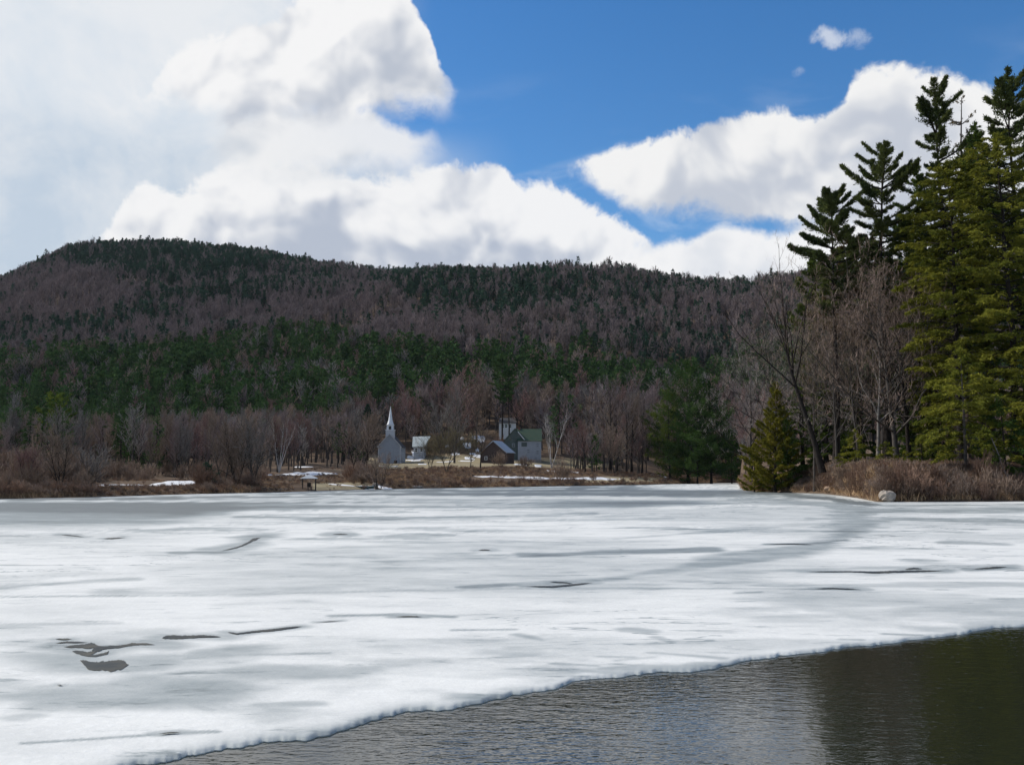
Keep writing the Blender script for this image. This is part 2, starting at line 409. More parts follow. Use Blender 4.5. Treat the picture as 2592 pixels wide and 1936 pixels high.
    lt = rng.random(nl); tn = np.clip(.68 * lt[li][j] + .2 * rng.random(n)[j] + .15 * rng.random(len(j)), 0, 1)
    blades(nd, P, D, ln, wv, rng, 0, tn)
    # leader
    nlz = max(6, int(n * bl * .012)); zz_ = rng.uniform(.93, 1.0, nlz)
    P = np.stack([np.interp(zz_, tz, cx), np.interp(zz_, tz, cy), zz_ * h], 1) + rng.normal(0, .02 * r, (nlz, 3))
    blades(nd, P, unit(rng.normal(0, .6, (nlz, 3)) + np.array([0, 0, .7])), bsz * rng.uniform(.7, 1.3, nlz), np.full(nlz, bw), rng, 0, rng.random(nlz))
    return wd, nd

def hardwood(seed, h, spread=.33, levels=4, kids=(14, 7, 6, 5), first=.28, twig_w=.02, up=.35, trunk=None, stems=1, thin=1.0, lens=(.42, .5, .5, .55), ang=(.75, .8, .8, .8), bend=.25):
    "bare tree. returns (wood MB: trunk and limbs, twig MB: fine branches)"
    rng = np.random.default_rng(seed); wd = MB(); tw = MB()
    tr = (h * .014 + .04) * thin
    P = []; Rr = []
    k = 8; s = np.linspace(0, 1, k)
    for i in range(stems):
        if trunk is not None and i == 0: p = np.asarray(trunk, float); p = np.stack([np.interp(s, np.linspace(0, 1, len(p)), p[:, c]) for c in range(3)], 1)
        else:
            a = rng.uniform(0, 6.28) if stems == 1 else i * 6.28 / stems + rng.uniform(-.4, .4)
            ln = rng.uniform(.0, .06) if stems == 1 else rng.uniform(.16, .34)
            hh = h * (1 if i == 0 else rng.uniform(.75, 1))
            p = np.stack([math.cos(a) * ln * hh * s ** .9, math.sin(a) * ln * hh * s ** .9, hh * s], 1)
            p += np.cumsum(rng.normal(0, .010 * h, (k, 3)) * np.array([1, 1, 0]), 0) * s[:, None]
        P.append(p); Rr.append(tr / (stems ** .4) * (1 - s * .92) * np.where(s == 0, 1.3, 1))
    P = np.array(P); Rr = np.array(Rr)
    tubes(wd, P, Rr, 6)
    LEN = np.array([h * .9] * stems)
    cur, curR = P, Rr
    for lv in range(levels):
        nb = kids[lv]; n0, k0, _ = cur.shape; n = n0 * nb
        pi = np.repeat(np.arange(n0), nb)
        lo = first if lv == 0 else .22
        st = lo + (1 - lo) * (np.tile((np.arange(nb) + .5) / nb, n0) + rng.uniform(-.4, .4, n) / nb)
        st = np.clip(st, 0, .99)
        i0 = np.minimum((st * (k0 - 1)).astype(int), k0 - 2); fr = st * (k0 - 1) - i0
        B = cur[pi, i0] * (1 - fr)[:, None] + cur[pi, i0 + 1] * fr[:, None]
        rb = curR[pi, i0] * (1 - fr) + curR[pi, i0 + 1] * fr
        T = unit(cur[pi, i0 + 1] - cur[pi, i0])
        rv = unit(np.cross(T, rng.normal(size=(n, 3))))
        a = ang[lv] * rng.uniform(.7, 1.3, n)
        if lv == 0: a = a * (1.15 - .6 * st)
        D = unit(T * np.cos(a)[:, None] + rv * np.sin(a)[:, None] + np.array([0, 0, up * (.5 if lv == 0 else .35)]))
        LL = lens[lv] * LEN[pi] * rng.uniform(.55, 1.1, n)
        if lv == 0: LL = h * spread * np.interp(st, [0, .25, .55, 1], [.85, 1.1, 1.05, .45]) * rng.uniform(.7, 1.15, n) * 1.25
        else: LL *= (1.15 - .6 * st)
        kk = 5 if lv == 0 else (4 if lv == 1 else (3 if lv == 2 else 2)); sv = np.linspace(0, 1, kk)
        Q = B[:, None] + D[:, None] * (LL[:, None] * sv)[..., None]
        jit = np.cumsum(rng.normal(0, bend * .14, (n, kk, 3)), 1) * (LL[:, None] * sv)[..., None]
        Q = Q + jit; Q[:, :, 2] += (LL[:, None] * sv ** 2) * up * .30
        r0 = np.maximum(rb * (.55 if lv == 0 else .6), twig_w * (.5 if lv == levels - 1 else .8))
        if lv == levels - 1: r0 = np.full(n, twig_w * .5) 
        RR = r0[:, None] * (1 - sv * .75)
        tn = rng.random(n)
        if lv == 0: tubes(wd, Q, RR, 4, 0, tn)
        elif lv == 1 and levels > 2: tubes(tw if levels < 4 else wd, Q, RR, 3, 0, tn)
        else: tubes(tw, Q, RR, 2, 0, tn)
        cur, curR, LEN = Q, RR, LL
    return wd, tw

def tree(name, meshes, x, y, label, cat, group=None, sc=1.0, rz=0.0, z=None, crown='crown', sink=.15):
    r = bpy.data.objects.new(name, None); COL.objects.link(r)
    r.empty_display_size = .5
    r.location = (x, y, (gz(x, y) if z is None else z) - sink); r.rotation_euler = (0, 0, rz)
    r.scale = sc if isinstance(sc, tuple) else (sc, sc, sc)
    tag(r, label, cat, group)
    a = link('trunk', meshes[0], r); b = link(crown, meshes[1], r)
    return r

# ------------------------------------------------------------------ materials
leafmat('needles_pine', (0.050, 0.091, 0.027), (0.180, 0.217, 0.037), .22, .4)
leafmat('needles_pine_dark', (0.03, 0.05, 0.02), (0.15, 0.17, 0.05), .18, .4)
leafmat('needles_hemlock', (0.048, 0.066, 0.012), (0.285, 0.275, 0.042), .28, .3)
leafmat('needles_hemlock_dark', (0.036, 0.068, 0.020), (0.121, 0.161, 0.030), .2, .4)
leafmat('needles_cedar', (0.068, 0.083, 0.015), (0.270, 0.232, 0.033), .25, .2)
leafmat('needles_brown', (0.072, 0.058, 0.024), (0.180, 0.132, 0.060), .2, .2)
leafmat('needles_shore_pine', (0.012, 0.03, 0.01), (0.09, 0.15, 0.038), .2, .25)
leafmat('needles_far_green', (0.03, 0.066, 0.028), (0.1, 0.16, 0.052), .12, .6)
leafmat('needles_far_dark', (0.030, 0.063, 0.046), (0.070, 0.115, 0.070), .1, .6)
leafmat('twigs_purple', (0.208, 0.163, 0.156), (0.367, 0.287, 0.268), .1, .5)
leafmat('twigs_brown', (0.202, 0.152, 0.115), (0.352, 0.263, 0.202), .1, .5)
leafmat('twigs_grey', (0.153, 0.140, 0.129), (0.359, 0.320, 0.284), .1, .5)
leafmat('twigs_red', (0.209, 0.127, 0.114), (0.348, 0.221, 0.192), .1, .4)
leafmat('twigs_yellow', (.150, .125, .070), (.270, .225, .130), .12, .2)
leafmat('twigs_bank', (0.186, 0.140, 0.114), (0.429, 0.321, 0.269), .1, .3)
leafmat('twigs_pale', (.20, .18, .16), (.38, .35, .32), .1, .2)
leafmat('shrub_rust', (0.17, 0.108, 0.078), (0.31, 0.205, 0.15), .12, .45)
leafmat('shrub_brown', (0.169, 0.122, 0.094), (0.338, 0.254, 0.195), .12, .45)
leafmat('marsh_stems', (0.234, 0.149, 0.086), (0.515, 0.359, 0.211), .12, .5, c3=(.34, .215, .13))
mat('bark_grey', (.105, .092, .080), (.060, .050, .044), .9, 3, .1)
mat('bark_dark', (.040, .032, .027), (.022, .018, .016), .9, 3, .1)
mat('bark_pale', (.260, .235, .210), (.130, .115, .100), .9, 2.5, .1)
mat('bark_birch', (.62, .58, .54), (.30, .27, .25), .8, 1.5, .1)

# ------------------------------------------------------------------ ground
def land():
    us = np.unique(np.concatenate([np.linspace(-1.3, 1.5, 150), np.linspace(-.58, .62, 420), U_TIP + np.array([-.003, -.0015, 0, .0015, .003])]))
    nd_ = 330
    q = np.linspace(0, 1, nd_)
    S = shore(us)[:, None]
    q1 = q[None] / .2; q2 = (q[None] - .2) / .25; q3 = (q[None] - .45) / .55
    Sm = S * 1.05 + 8
    D = np.where(q[None] < .2, S * .85 + (Sm - S * .85) * q1, np.where(q[None] < .45, Sm + (410 - Sm) * q2, 410 * (2600. / 410) ** q3))
    Xg = us[:, None] * D; Zg = ground(Xg, D)
    nu = len(us)
    V = np.stack([Xg, D, Zg], -1).reshape(-1, 3)
    i = np.arange(nu - 1)[:, None] * nd_ + np.arange(nd_ - 1)[None]; i = i.ravel()
    T = np.concatenate([np.stack([i, i + nd_, i + nd_ + 1], 1), np.stack([i, i + nd_ + 1, i + 1], 1)])
    # attribute: how grassy (village lawns) the ground is
    e = (D - S)
    px, py = proj(Xg, D, Zg)
    lawn = ss(900, 960, px) * (1 - ss(1480, 1640, px)) * ss(70, 95, e) * (1 - ss(318, 336, D))
    lawn = np.maximum(lawn, ss(1460, 1500, px) * (1 - ss(1640, 1700, px)) * ss(4, 9, e) * (1 - ss(22, 40, e)) * .9)
    lawn = np.maximum(lawn, ss(780, 800, px) * (1 - ss(940, 960, px)) * ss(.3, 1, e) * (1 - ss(12, 20, e)))
    mb = MB(); mb.add(V, T, 0, lawn.ravel())
    m = bpy.data.materials.new('ground_litter'); m.use_nodes = True; nt = NT(m.node_tree)
    b = m.node_tree.nodes['Principled BSDF']; b.inputs['Roughness'].default_value = .95; b.inputs['Specular IOR Level'].default_value = .1
    tc = nt.n('ShaderNodeTexCoord').outputs['Object']
    a = nt.n('ShaderNodeAttribute', attribute_name='tint').outputs['Fac']
    n1 = nt.mapr(nt.noise(tc, .09, 6, .6), .35, .65); n2 = nt.mapr(nt.noise(tc, .9, 5, .65), .3, .7)
    litter = nt.mix(n1, (.105, .070, .048, 1), (.185, .130, .085, 1))
    litter = nt.mix(nt.m('MULTIPLY', n2, .5), litter, (.070, .052, .040, 1))
    grass = nt.mix(n2, (.250, .205, .125, 1), (.360, .300, .190, 1))
    f = nt.m('ADD', a, nt.m('MULTIPLY', nt.m('SUBTRACT', n1, .5), .5), clamp=True)
    nt.put(b.inputs['Base Color'], nt.mix(nt.mapr(f, .3, .7), litter, grass))
    bp = nt.n('ShaderNodeBump'); bp.inputs['Strength'].default_value = .5; nt.put(bp.inputs['Height'], n2); nt.put(b.inputs['Normal'], bp.outputs[0])
    o = link('ground', mb.mesh('ground', [m], True)); tag(o, kind='structure')
    # lake bed: one sheet under water and ice, out past the horizon
    mb = MB(); s_ = 4000
    mb.add([(-s_, -s_, -1.4), (s_, -s_, -1.4), (s_, s_, -1.4), (-s_, s_, -1.4)], [(0, 1, 2), (0, 2, 3)])
    mat('mud', (.035, .032, .020), (.020, .018, .012), .9, .5)
    tag(link('lake_bed', mb.mesh('lake_bed', ['mud'])), kind='structure')
land()

def water():
    m = bpy.data.materials.new('lake_water'); m.use_nodes = True; nt = NT(m.node_tree)
    b = m.node_tree.nodes['Principled BSDF']
    b.inputs['Base Color'].default_value = (.018, .021, .013, 1); b.inputs['Roughness'].default_value = .03; b.inputs['IOR'].default_value = 1.6
    b.inputs['Specular IOR Level'].default_value = 1.0
    tc = nt.n('ShaderNodeTexCoord').outputs['Object']
    mp = nt.n('ShaderNodeMapping'); nt.put(mp.inputs[0], tc); mp.inputs['Rotation'].default_value = (0, 0, R(12)); mp.inputs['Scale'].default_value = (.55, 1.25, 1)
    a = nt.noise(mp.outputs[0], 5.5, 3, .55, .4); c = nt.noise(mp.outputs[0], 17.0, 2, .5, .3)
    d = nt.noise(tc, .25, 3, .5)
    amp = nt.mapr(d, .38, .62, .45, 1.0)
    hgt = nt.m('MULTIPLY', nt.m('ADD', nt.m('MULTIPLY', a, .0055), nt.m('MULTIPLY', c, .0034)), amp)
    bp = nt.n('ShaderNodeBump'); bp.inputs['Strength'].default_value = 1.0; bp.inputs['Distance'].default_value = 1.0
    nt.put(bp.inputs['Height'], hgt); nt.put(b.inputs['Normal'], bp.outputs[0])
    mb = MB(); s_ = 4000
    mb.add([(-s_, -s_, 0), (s_, -s_, 0), (s_, s_, 0), (-s_, s_, 0)], [(0, 1, 2), (0, 2, 3)])
    tag(link('water', mb.mesh('water', [m])), kind='structure')
water()

# ------------------------------------------------------------------ ice
EDGE = [(-2600, 2900), (-1200, 2330), (-500, 2120), (0, 2015), (200, 1972), (353, 1932), (447, 1915), (564, 1888), (664, 1868), (752, 1856), (835, 1843), (970, 1815), (1087, 1794), (1234, 1768), (1300, 1756), (1380, 1738), (1498, 1712), (1621, 1700), (1756, 1691), (1880, 1668), (2056, 1646), (2232, 1621), (2409, 1597), (2526, 1580), (2592, 1575), (3000, 1555), (3600, 1525), (5200, 1490)]
ICE = .035
def p2i(px, py, z=ICE):
    u, v = tanuv(px, py); d = (z - CAMZ) / v
    return u * d, d
ex, ed = p2i(np.array([p[0] for p in EDGE]), np.array([p[1] for p in EDGE])); eu = ex / ed
# cracks and dark wet patches in the ice: (points, half height in photo rows, strength)
STROKES = [
    ([(2150, 1290), (2175, 1320), (2130, 1358), (2040, 1385), (1930, 1402), (1800, 1425), (1700, 1442), (1560, 1462)], 13, .5),
    ([(1880, 1262), (2050, 1272), (2200, 1292), (2592, 1288)], 10, .5), ([(1560, 1252), (1800, 1248), (1980, 1250), (2100, 1262), (2200, 1277)], 5, .9), ([(2200, 1280), (2592, 1276)], 2, .7), ([(2250, 1312), (2592, 1322)], 6, .5), ([(2050, 1312), (2200, 1314)], 3, .5),
    ([(1330, 1404), (1560, 1397), (1800, 1390)], 7, .65), ([(1940, 1377), (2060, 1375), (2140, 1366)], 4, .8), ([(1400, 1470), (1700, 1452)], 6, .3),
    ([(1560, 1363), (1750, 1350), (1960, 1335)], 4, .35), ([(1800, 1340), (2130, 1322)], 4, .3),
    ([(1180, 1486), (1300, 1478), (1500, 1468)], 6, .5), ([(0, 1510), (500, 1506), (900, 1497), (1290, 1490), (1600, 1488), (2100, 1490)], 3.5, .42),
    ([(0, 1488), (200, 1472), (340, 1465)], 5, .42), ([(300, 1500), (600, 1503), (820, 1494)], 14, .30), ([(560, 1530), (760, 1520)], 10, .18),
    ([(0, 1580), (300, 1577)], 5, .3), ([(60, 1625), (160, 1615), (420, 1600)], 14, .22), ([(840, 1558), (1000, 1555), (1140, 1560)], 3.5, .5),
    ([(1150, 1594), (1300, 1593)], 2.5, .5), ([(430, 1660), (700, 1655), (830, 1652)], 3, .35), ([(60, 1880), (250, 1868), (450, 1853), (540, 1850)], 3, .55),
    ([(220, 1786), (360, 1776), (420, 1790)], 4, .35), ([(480, 1782), (530, 1796)], 4, .4), ([(90, 1810), (40, 1818)], 8, .3), ([(670, 1784), (790, 1780)], 8, .38),
    ([(100, 1738), (170, 1732)], 4, .45), ([(1400, 1678), (1510, 1683)], 5, .5), ([(1520, 1660), (1600, 1662)], 9, .5), ([(1560, 1670), (1650, 1662)], 6, .4),
    ([(1640, 1650), (1720, 1656), (1830, 1665)], 6, .45), ([(1590, 1593), (1640, 1598)], 6, .4), ([(1660, 1612), (1700, 1625)], 4, .4), ([(1310, 1605), (1370, 1620)], 5, .4),
    ([(2130, 1617), (2180, 1618)], 4, .5), ([(2240, 1603), (2330, 1606)], 4, .5), ([(1290, 1742), (1360, 1738)], 9, .35), ([(2400, 1372), (2540, 1378)], 5, .35),
    ([(1110, 1405), (1200, 1398)], 4, .35), ([(560, 1395), (440, 1400)], 3, .4), ([(1990, 1490), (2200, 1492)], 3, .5), ([(1760, 1453), (2080, 1440), (2560, 1432)], 6, .4),
    ([(2200, 1548), (2592, 1545)], 2.5, .3), ([(1870, 1500), (1920, 1498)], 3.5, .45), ([(600, 1306), (900, 1314), (1300, 1306), (1500, 1300)], 5, .55), ([(1330, 1318), (1700, 1312)], 3, .4)]
POOLS = [
    [(140, 1616, 1.2), (160, 1617, 1.8), (182, 1616, 1)], [(140, 1627, 1), (170, 1624, 2), (222, 1625, 1.6)],
    [(160, 1636, 1.5), (200, 1634, 4), (232, 1632, 7), (250, 1638, 5), (300, 1636, 2.6), (335, 1629, 3), (372, 1629, 2.2), (392, 1631, 1)],
    [(182, 1647, 2), (200, 1650, 5), (222, 1654, 5), (250, 1645, 3)], [(205, 1657, 2), (240, 1659, 2.5), (272, 1652, 3), (276, 1646, 1)],
    [(232, 1645, 3), (246, 1641, 8), (258, 1644, 3)],
    [(202, 1670, 3), (222, 1680, 10), (250, 1686, 13), (280, 1684, 14), (305, 1680, 12), (326, 1681, 3)],
    [(410, 1614, 2), (425, 1611, 4.5), (470, 1611, 3.6), (520, 1609, 2.6), (560, 1611, 1.6)],
    [(576, 1599, 1.5), (600, 1603, 1.5), (640, 1598, 2), (690, 1593, 2.6), (715, 1590, 2.4), (766, 1584, 1.3)], [(800, 1574, .8), (868, 1570, .8)],
    [(560, 1394, .7), (600, 1385, 1.6), (625, 1375, 2.4), (640, 1366, 4), (660, 1360, 1.2)],
    [(262, 1363, 1.2), (285, 1362, 1.8), (318, 1360, 1)], [(155, 1353, 1), (185, 1355, 1.2), (212, 1359, .8)],
    [(2040, 1446, .8), (2150, 1446, 1.2), (2220, 1448, 2.6), (2300, 1445, 2.2), (2390, 1444, 1)], [(2290, 1440, 1), (2312, 1438, 2), (2335, 1439, 1)],
    [(2460, 1440, .8), (2515, 1436, 2.2), (2548, 1434, 1)], [(2060, 1489, .6), (2110, 1488, 1.4), (2180, 1491, 1)],
    [(1330, 1483, 1), (1400, 1484, 1.8), (1440, 1480, 2), (1500, 1474, 1.2)], [(1390, 1472, 1), (1425, 1473, 1.4), (1450, 1476, .8)],
    [(1940, 1377, .6), (2010, 1376, 1.3), (2060, 1378, .6)], [(1210, 1392, .8), (1228, 1391, 1.5), (1242, 1392, .8)], [(1000, 1560, .7), (1040, 1559, 1.3), (1070, 1560, .7)],
    [(840, 1352, .6), (862, 1351, 1.2), (882, 1352, .6)], [(400, 1856, .8), (430, 1853, 1.8), (460, 1852, .8)], [(300, 1733, .6), (145, 1732, 1.6), (160, 1734, .8)][1:],
]
def wetmap(px, py, x, y):
    wv = np.zeros_like(px)
    lim = np.interp(px, [-500, 0, 350, 640, 1000, 1300, 1600, 1900, 2200, 2592, 3200], [1362, 1352, 1338, 1302, 1292, 1296, 1300, 1268, 1266, 1262, 1262])
    big = fbm(x / 26, y / 9, 4, 21)
    n = fbm(x / 7, y / 5, 4, 31)
    band = ss(10, -22, py - lim + (big - .5) * 60)
    wv = band * np.clip(.95 + (fbm(x / 60, y / 14, 4, 3) - .5) * 2.6, .06, 1)  # far ice is wet, and its mirroring of dark hills is painted in
    bright = ss(.56, .66, fbm(x / 45, y / 16, 4, 77)) * (px < 2000) * band
    wv *= 1 - .75 * bright
    # pale strip against the far shore of the cove
    wv *= 1 - .9 * ss(1550, 1750, px) * (1 - ss(1870, 1885, px)) * ss(1243, 1236, py)
    wv = np.maximum(wv, .26 * ss(.46, .70, fbm(x / 16, y / 7, 5, 41)))
    wv = np.maximum(wv, .30 * ss(.50, .66, fbm(x / 5, y / 1.6, 5, 47)) * ss(.40, .55, fbm(x / 22, y / 8, 3, 48)))
    wv = np.maximum(wv, .42 * ss(.60, .72, fbm(x / 3.2, y / 2.2, 5, 43)) * ss(.45, .6, big))
    rag = (n - .5) * 2.2 + (fbm(x / 1.2, y / 1.2, 3, 61) - .5) * 1.4
    ALL = STROKES + [([(q[0], q[1]) for q in p], max(q[2] for q in p) * 1.9 + 2.5, .46) for p in POOLS]
    for pts, hh, st in ALL:
        P = np.array(pts, float); best = np.full(px.shape, 1e9)
        for a, b in zip(P[:-1], P[1:]):
            sx_, sy_ = hh * 6.0, hh        # rows are foreshortened, so measure along x more loosely
            ax = (px - a[0]) / sx_; ay = (py - a[1]) / sy_; bx = (b[0] - a[0]) / sx_; by = (b[1] - a[1]) / sy_
            t = np.clip((ax * bx + ay * by) / (bx * bx + by * by + 1e-9), 0, 1)
            best = np.minimum(best, np.hypot(ax - t * bx, ay - t * by))
        wv = np.maximum(wv, st * ss(1.3, .25, best + rag * .75))
    # paler, drier snow ice near the open edge
    return np.clip(wv, 0, 1)
def ice():
    us = np.unique(np.concatenate([np.linspace(-1.25, -.58, 60), np.linspace(-.58, .62, 760), np.linspace(.62, 1.4, 60)]))
    e0 = np.interp(us, eu, ed)
    e0 = e0 * (1 + .022 * (fbm(us * 9, us * 0, 3, 9) - .5) * 2 + .014 * (fbm(us * 45, us * 0, 4, 19) - .5) * 2 + .0045 * (fbm(us * 130, us * 0, 3, 39) - .5) * 2)
    s1 = shore(us) + 1.5
    nr = 210
    q = np.linspace(0, 1, nr)[None]
    inv = 1 / e0[:, None] * (1 - q) + 1 / s1[:, None] * q
    D = 1 / inv; Xg = us[:, None] * D
    back = D - e0[:, None]
    Zg = np.full_like(D, ICE) - .022 * np.exp(-back / .035) - .006 * np.exp(-back / .6) + .006 * (fbm(Xg / .7, D / .7, 2, 8) - .5)
    px, py = proj(Xg, D, np.full_like(D, ICE))
    wt = wetmap(px, py, Xg, D)
    wt = np.maximum(wt, .55 * np.exp(-back / .16) * (.4 + 1.2 * fbm(Xg / .8, D / .8, 3, 63))); wt = np.maximum(wt, .5 * ss(.56, .66, fbm(Xg / 1.6, D / 1.1, 4, 64)) * np.exp(-back / 1.0))
    nu = len(us)
    V = np.stack([Xg, D, Zg], -1).reshape(-1, 3)
    i = (np.arange(nu - 1)[:, None] * nr + np.arange(nr - 1)[None]).ravel()
    T = np.concatenate([np.stack([i, i + nr, i + nr + 1], 1), np.stack([i, i + nr + 1, i + 1], 1)])
    mb = MB(); mb.add(V, T, 0, wt.ravel())
    E = V.reshape(nu, nr, 3)[:, 0]; Bt = E.copy(); Bt[:, 2] = -.2; Bt[:, 1] += .05
    j = np.arange(nu - 1); VV = np.concatenate([E, Bt])
    mb.add(VV, np.concatenate([np.stack([j, j + nu, j + nu + 1], 1), np.stack([j, j + nu + 1, j + 1], 1)]), 0, .25)
    m = bpy.data.materials.new('lake_ice'); m.use_nodes = True; nt = NT(m.node_tree)
    b = m.node_tree.nodes['Principled BSDF']
    tc = nt.n('ShaderNodeTexCoord').outputs['Object']
    a = nt.n('ShaderNodeAttribute', attribute_name='tint').outputs['Fac']
    mp = nt.n('ShaderNodeMapping'); nt.put(mp.inputs[0], tc); mp.inputs['Scale'].default_value = (.55, 1.0, 1)
    n1 = nt.noise(mp.outputs[0], .9, 8, .68); n2 = nt.noise(tc, 14, 4, .6); n3 = nt.noise(mp.outputs[0], .16, 5, .6)
    wv = nt.m('ADD', a, nt.m('MULTIPLY', nt.m('SUBTRACT', n1, .5), nt.mapr(a, 0, .5, .22, .9)), clamp=True)
    wv = nt.m('ADD', wv, nt.m('MULTIPLY', nt.mapr(nt.m('ADD', n3, nt.m('MULTIPLY', n1, .5)), .78, .95, 0, 1, True), .22), clamp=True)
    mp2 = nt.n('ShaderNodeMapping'); nt.put(mp2.inputs[0], tc); mp2.inputs['Scale'].default_value = (.28, 1.0, 1); mp2.inputs['Rotation'].default_value = (0, 0, R(-4))
    st = nt.noise(mp2.outputs[0], 3.2, 9, .72)
    wv = nt.m('ADD', wv, nt.mapr(st, .56, .70, 0, .42, True), clamp=True)
    lay = nt.noise(mp2.outputs[0], .55, 5, .62, .8); ln = nt.m('ABSOLUTE', nt.m('SUBTRACT', lay, .5))
    msk = nt.mapr(nt.noise(tc, .11, 3, .5), .50, .60, 0, 1, True)
    wv = nt.m('ADD', wv, nt.m('MULTIPLY', nt.m('MULTIPLY', nt.mapr(ln, .002, .009, 1, 0, True), msk), .55), clamp=True)
    base = nt.mix(nt.mapr(n1, .3, .7), (.81, .80, .755, 1), (.70, .695, .66, 1))
    base = nt.mix(nt.mapr(n2, .5, .85), base, (.87, .86, .82, 1))
    c = nt.mix(nt.mapr(wv, 0, .55), base, (.33, .36, .355, 1)); c = nt.mix(nt.mapr(wv, .5, 1), c, (.16, .175, .175, 1))
    nt.put(b.inputs['Base Color'], c)
    nt.put(b.inputs['Roughness'], nt.mapr(wv, 0, .7, .75, .42)); b.inputs['Specular IOR Level'].default_value = .25
    bp = nt.n('ShaderNodeBump'); bp.inputs['Strength'].default_value = .35; bp.inputs['Distance'].default_value = .05
    nt.put(bp.inputs['Height'], nt.m('ADD', n1, nt.m('MULTIPLY', n2, .35))); nt.put(b.inputs['Normal'], bp.outputs[0])
    o = link('ice', mb.mesh('ice', [m], True)); tag(o, kind='structure')
ice()

# open melt pools standing on the ice
mpm = bpy.data.materials.new('melt_water'); mpm.use_nodes = True
_b = mpm.node_tree.nodes['Principled BSDF']; _nt = NT(mpm.node_tree)
_tc = _nt.n('ShaderNodeTexCoord').outputs['Object']
_nt.put(_b.inputs['Base Color'], _nt.mix(_nt.mapr(_nt.noise(_tc, 3, 4, .6), .4, .65), (.030, .036, .038, 1), (.085, .078, .060, 1)))
_b.inputs['Roughness'].default_value = .5; _b.inputs['Specular IOR Level'].default_value = .3
def pool(pts, seed):
    "pts: (px, py, half height) along a ragged ribbon"
    rng = np.random.default_rng(seed)
    P = np.array(pts, float); n = max(40, int((P[-1, 0] - P[0, 0]) / 1.2)); ICZ = ICE + .005 + (seed - 300) * .0002
    q = np.linspace(0, len(P) - 1, n)
    xs, ys, hs_ = (np.interp(q, np.arange(len(P)), P[:, i]) for i in range(3))
    taper = np.minimum(1, np.minimum(q, len(P) - 1 - q) / .5 + .05)
    g1 = xs / max(float(hs_.max()), 1.5) / 1.6
    up = hs_ * taper * (.5 + .7 * fbm(g1, q * 0, 4, seed, .6) + .35 * (vn(g1 * 14, q * 0, seed) - .3)); dn = hs_ * taper * (.62 + .8 * fbm(g1, q * 0 + 9, 4, seed, .6))
    mid = ys + (vn(q * 4, q * 0 + 3, seed) - .5) * hs_ * .25
    jx = rng.normal(0, .35, n)
    x1, y1 = p2i(xs + jx, mid - up, ICZ); x2, y2 = p2i(xs - jx, mid + dn, ICZ)
    V = np.concatenate([np.stack([x1, y1, np.full(n, ICZ)], 1), np.stack([x2, y2, np.full(n, ICZ)], 1)])
    i = np.arange(n - 1)
    mb = MB(); mb.add(V, np.concatenate([np.stack([i, i + n, i + n + 1], 1), np.stack([i, i + n + 1, i + 1], 1)]))
    tag(link('meltwater_pool', mb.mesh('meltwater_pool', [mpm])), kind='structure')
for i, p in enumerate(POOLS): pool(p, 300 + i)

# ------------------------------------------------------------------ snow left on the land
mat('old_snow', (.82, .82, .82), (.68, .68, .69), .7, .8, .2, .3, 3)
def snow(px0, px1, d0, d1, th=.16, seed=1, wob=.35):
    "thin drift on the ground between two photo columns, depths d0..d1 (at the two ends)"
    rng = np.random.default_rng(seed); n = max(14, int((px1 - px0) / 5)); k = 7
    q = np.linspace(0, 1, n); xs = px0 + (px1 - px0) * q
    if not isinstance(d0, tuple): d0 = (d0, d0)
    if not isinstance(d1, tuple): d1 = (d1, d1)
    a = np.interp(q, [0, 1], d0); b = np.interp(q, [0, 1], d1); W_ = (b - a)
    tp = np.minimum(1, np.minimum(q, 1 - q) * 6 + .08)
    a2 = a + W_ * wob * vn(q * n * .25, q * 0, seed) + W_ * .5 * (1 - tp); b2 = b - W_ * wob * vn(q * n * .25, q * 0 + 4, seed) - W_ * .45 * (1 - tp)
    us = tanuv(xs, 1200)[0]
    s = np.linspace(0, 1, k)[None]
    D = a2[:, None] * (1 - s) + b2[:, None] * s; Xg = us[:, None] * D
    Z = ground(Xg, D) + th * np.minimum(1, np.sin(s * math.pi) * 2.5) * tp[:, None] - .03
    V = np.stack([Xg, D, Z], -1).reshape(-1, 3)
    i = (np.arange(n - 1)[:, None] * k + np.arange(k - 1)[None]).ravel()
    mb = MB(); mb.add(V, np.concatenate([np.stack([i, i + k, i + k + 1], 1), np.stack([i, i + k + 1, i + 1], 1)]))
    tag(link('snow_patch', mb.mesh('snow_patch', ['old_snow'], True)), kind='structure')
def rowdepth(px, py):
    return hit(px, py)[1]

# ------------------------------------------------------------------ buildings
mat('white_paint', (.60, .60, .60), (.50, .50, .51), .6, 1.2)
mat('spire_white', (.80, .80, .80), (.68, .68, .69), .45, 1.0)
mat('clapboard_shade_toned', (.36, .38, .41), (.30, .32, .35), .7, 1.0)  # shade on the white church and farmhouse fronts is put into this grey
mat('clapboard_green', (.100, .125, .115), (.075, .095, .088), .8, 1.0)
mat('trim_white', (.82, .82, .80), (.72, .72, .70), .6, 1.5)
mat('roof_green', (.034, .070, .044), (.055, .078, .044), .7, .6)
mat('roof_dark', (.075, .072, .075), (.050, .048, .050), .8, 1)
mat('roof_metal', (.46, .48, .50), (.38, .40, .42), .45, 1)
mat('roof_pale', (.40, .44, .42), (.56, .58, .54), .5, .5)
mat('boards_brown', (.095, .065, .055), (.060, .044, .040), .85, 1.5)
mat('boards_dark', (.060, .050, .045), (.035, .030, .028), .85, 1.5)
mat('brick_red', (.26, .115, .085), (.18, .085, .065), .9, 3)
mat('glass_dark', (.018, .022, .028), (.030, .036, .045), .12, 1, .5)
mat('door_dark', (.05, .035, .03), (.03, .022, .02), .6, 2)
mat('hull_white', (.68, .68, .66), (.5, .5, .48), .4, 3)
mat('hull_green', (.025, .085, .075), (.02, .06, .055), .4, 3)
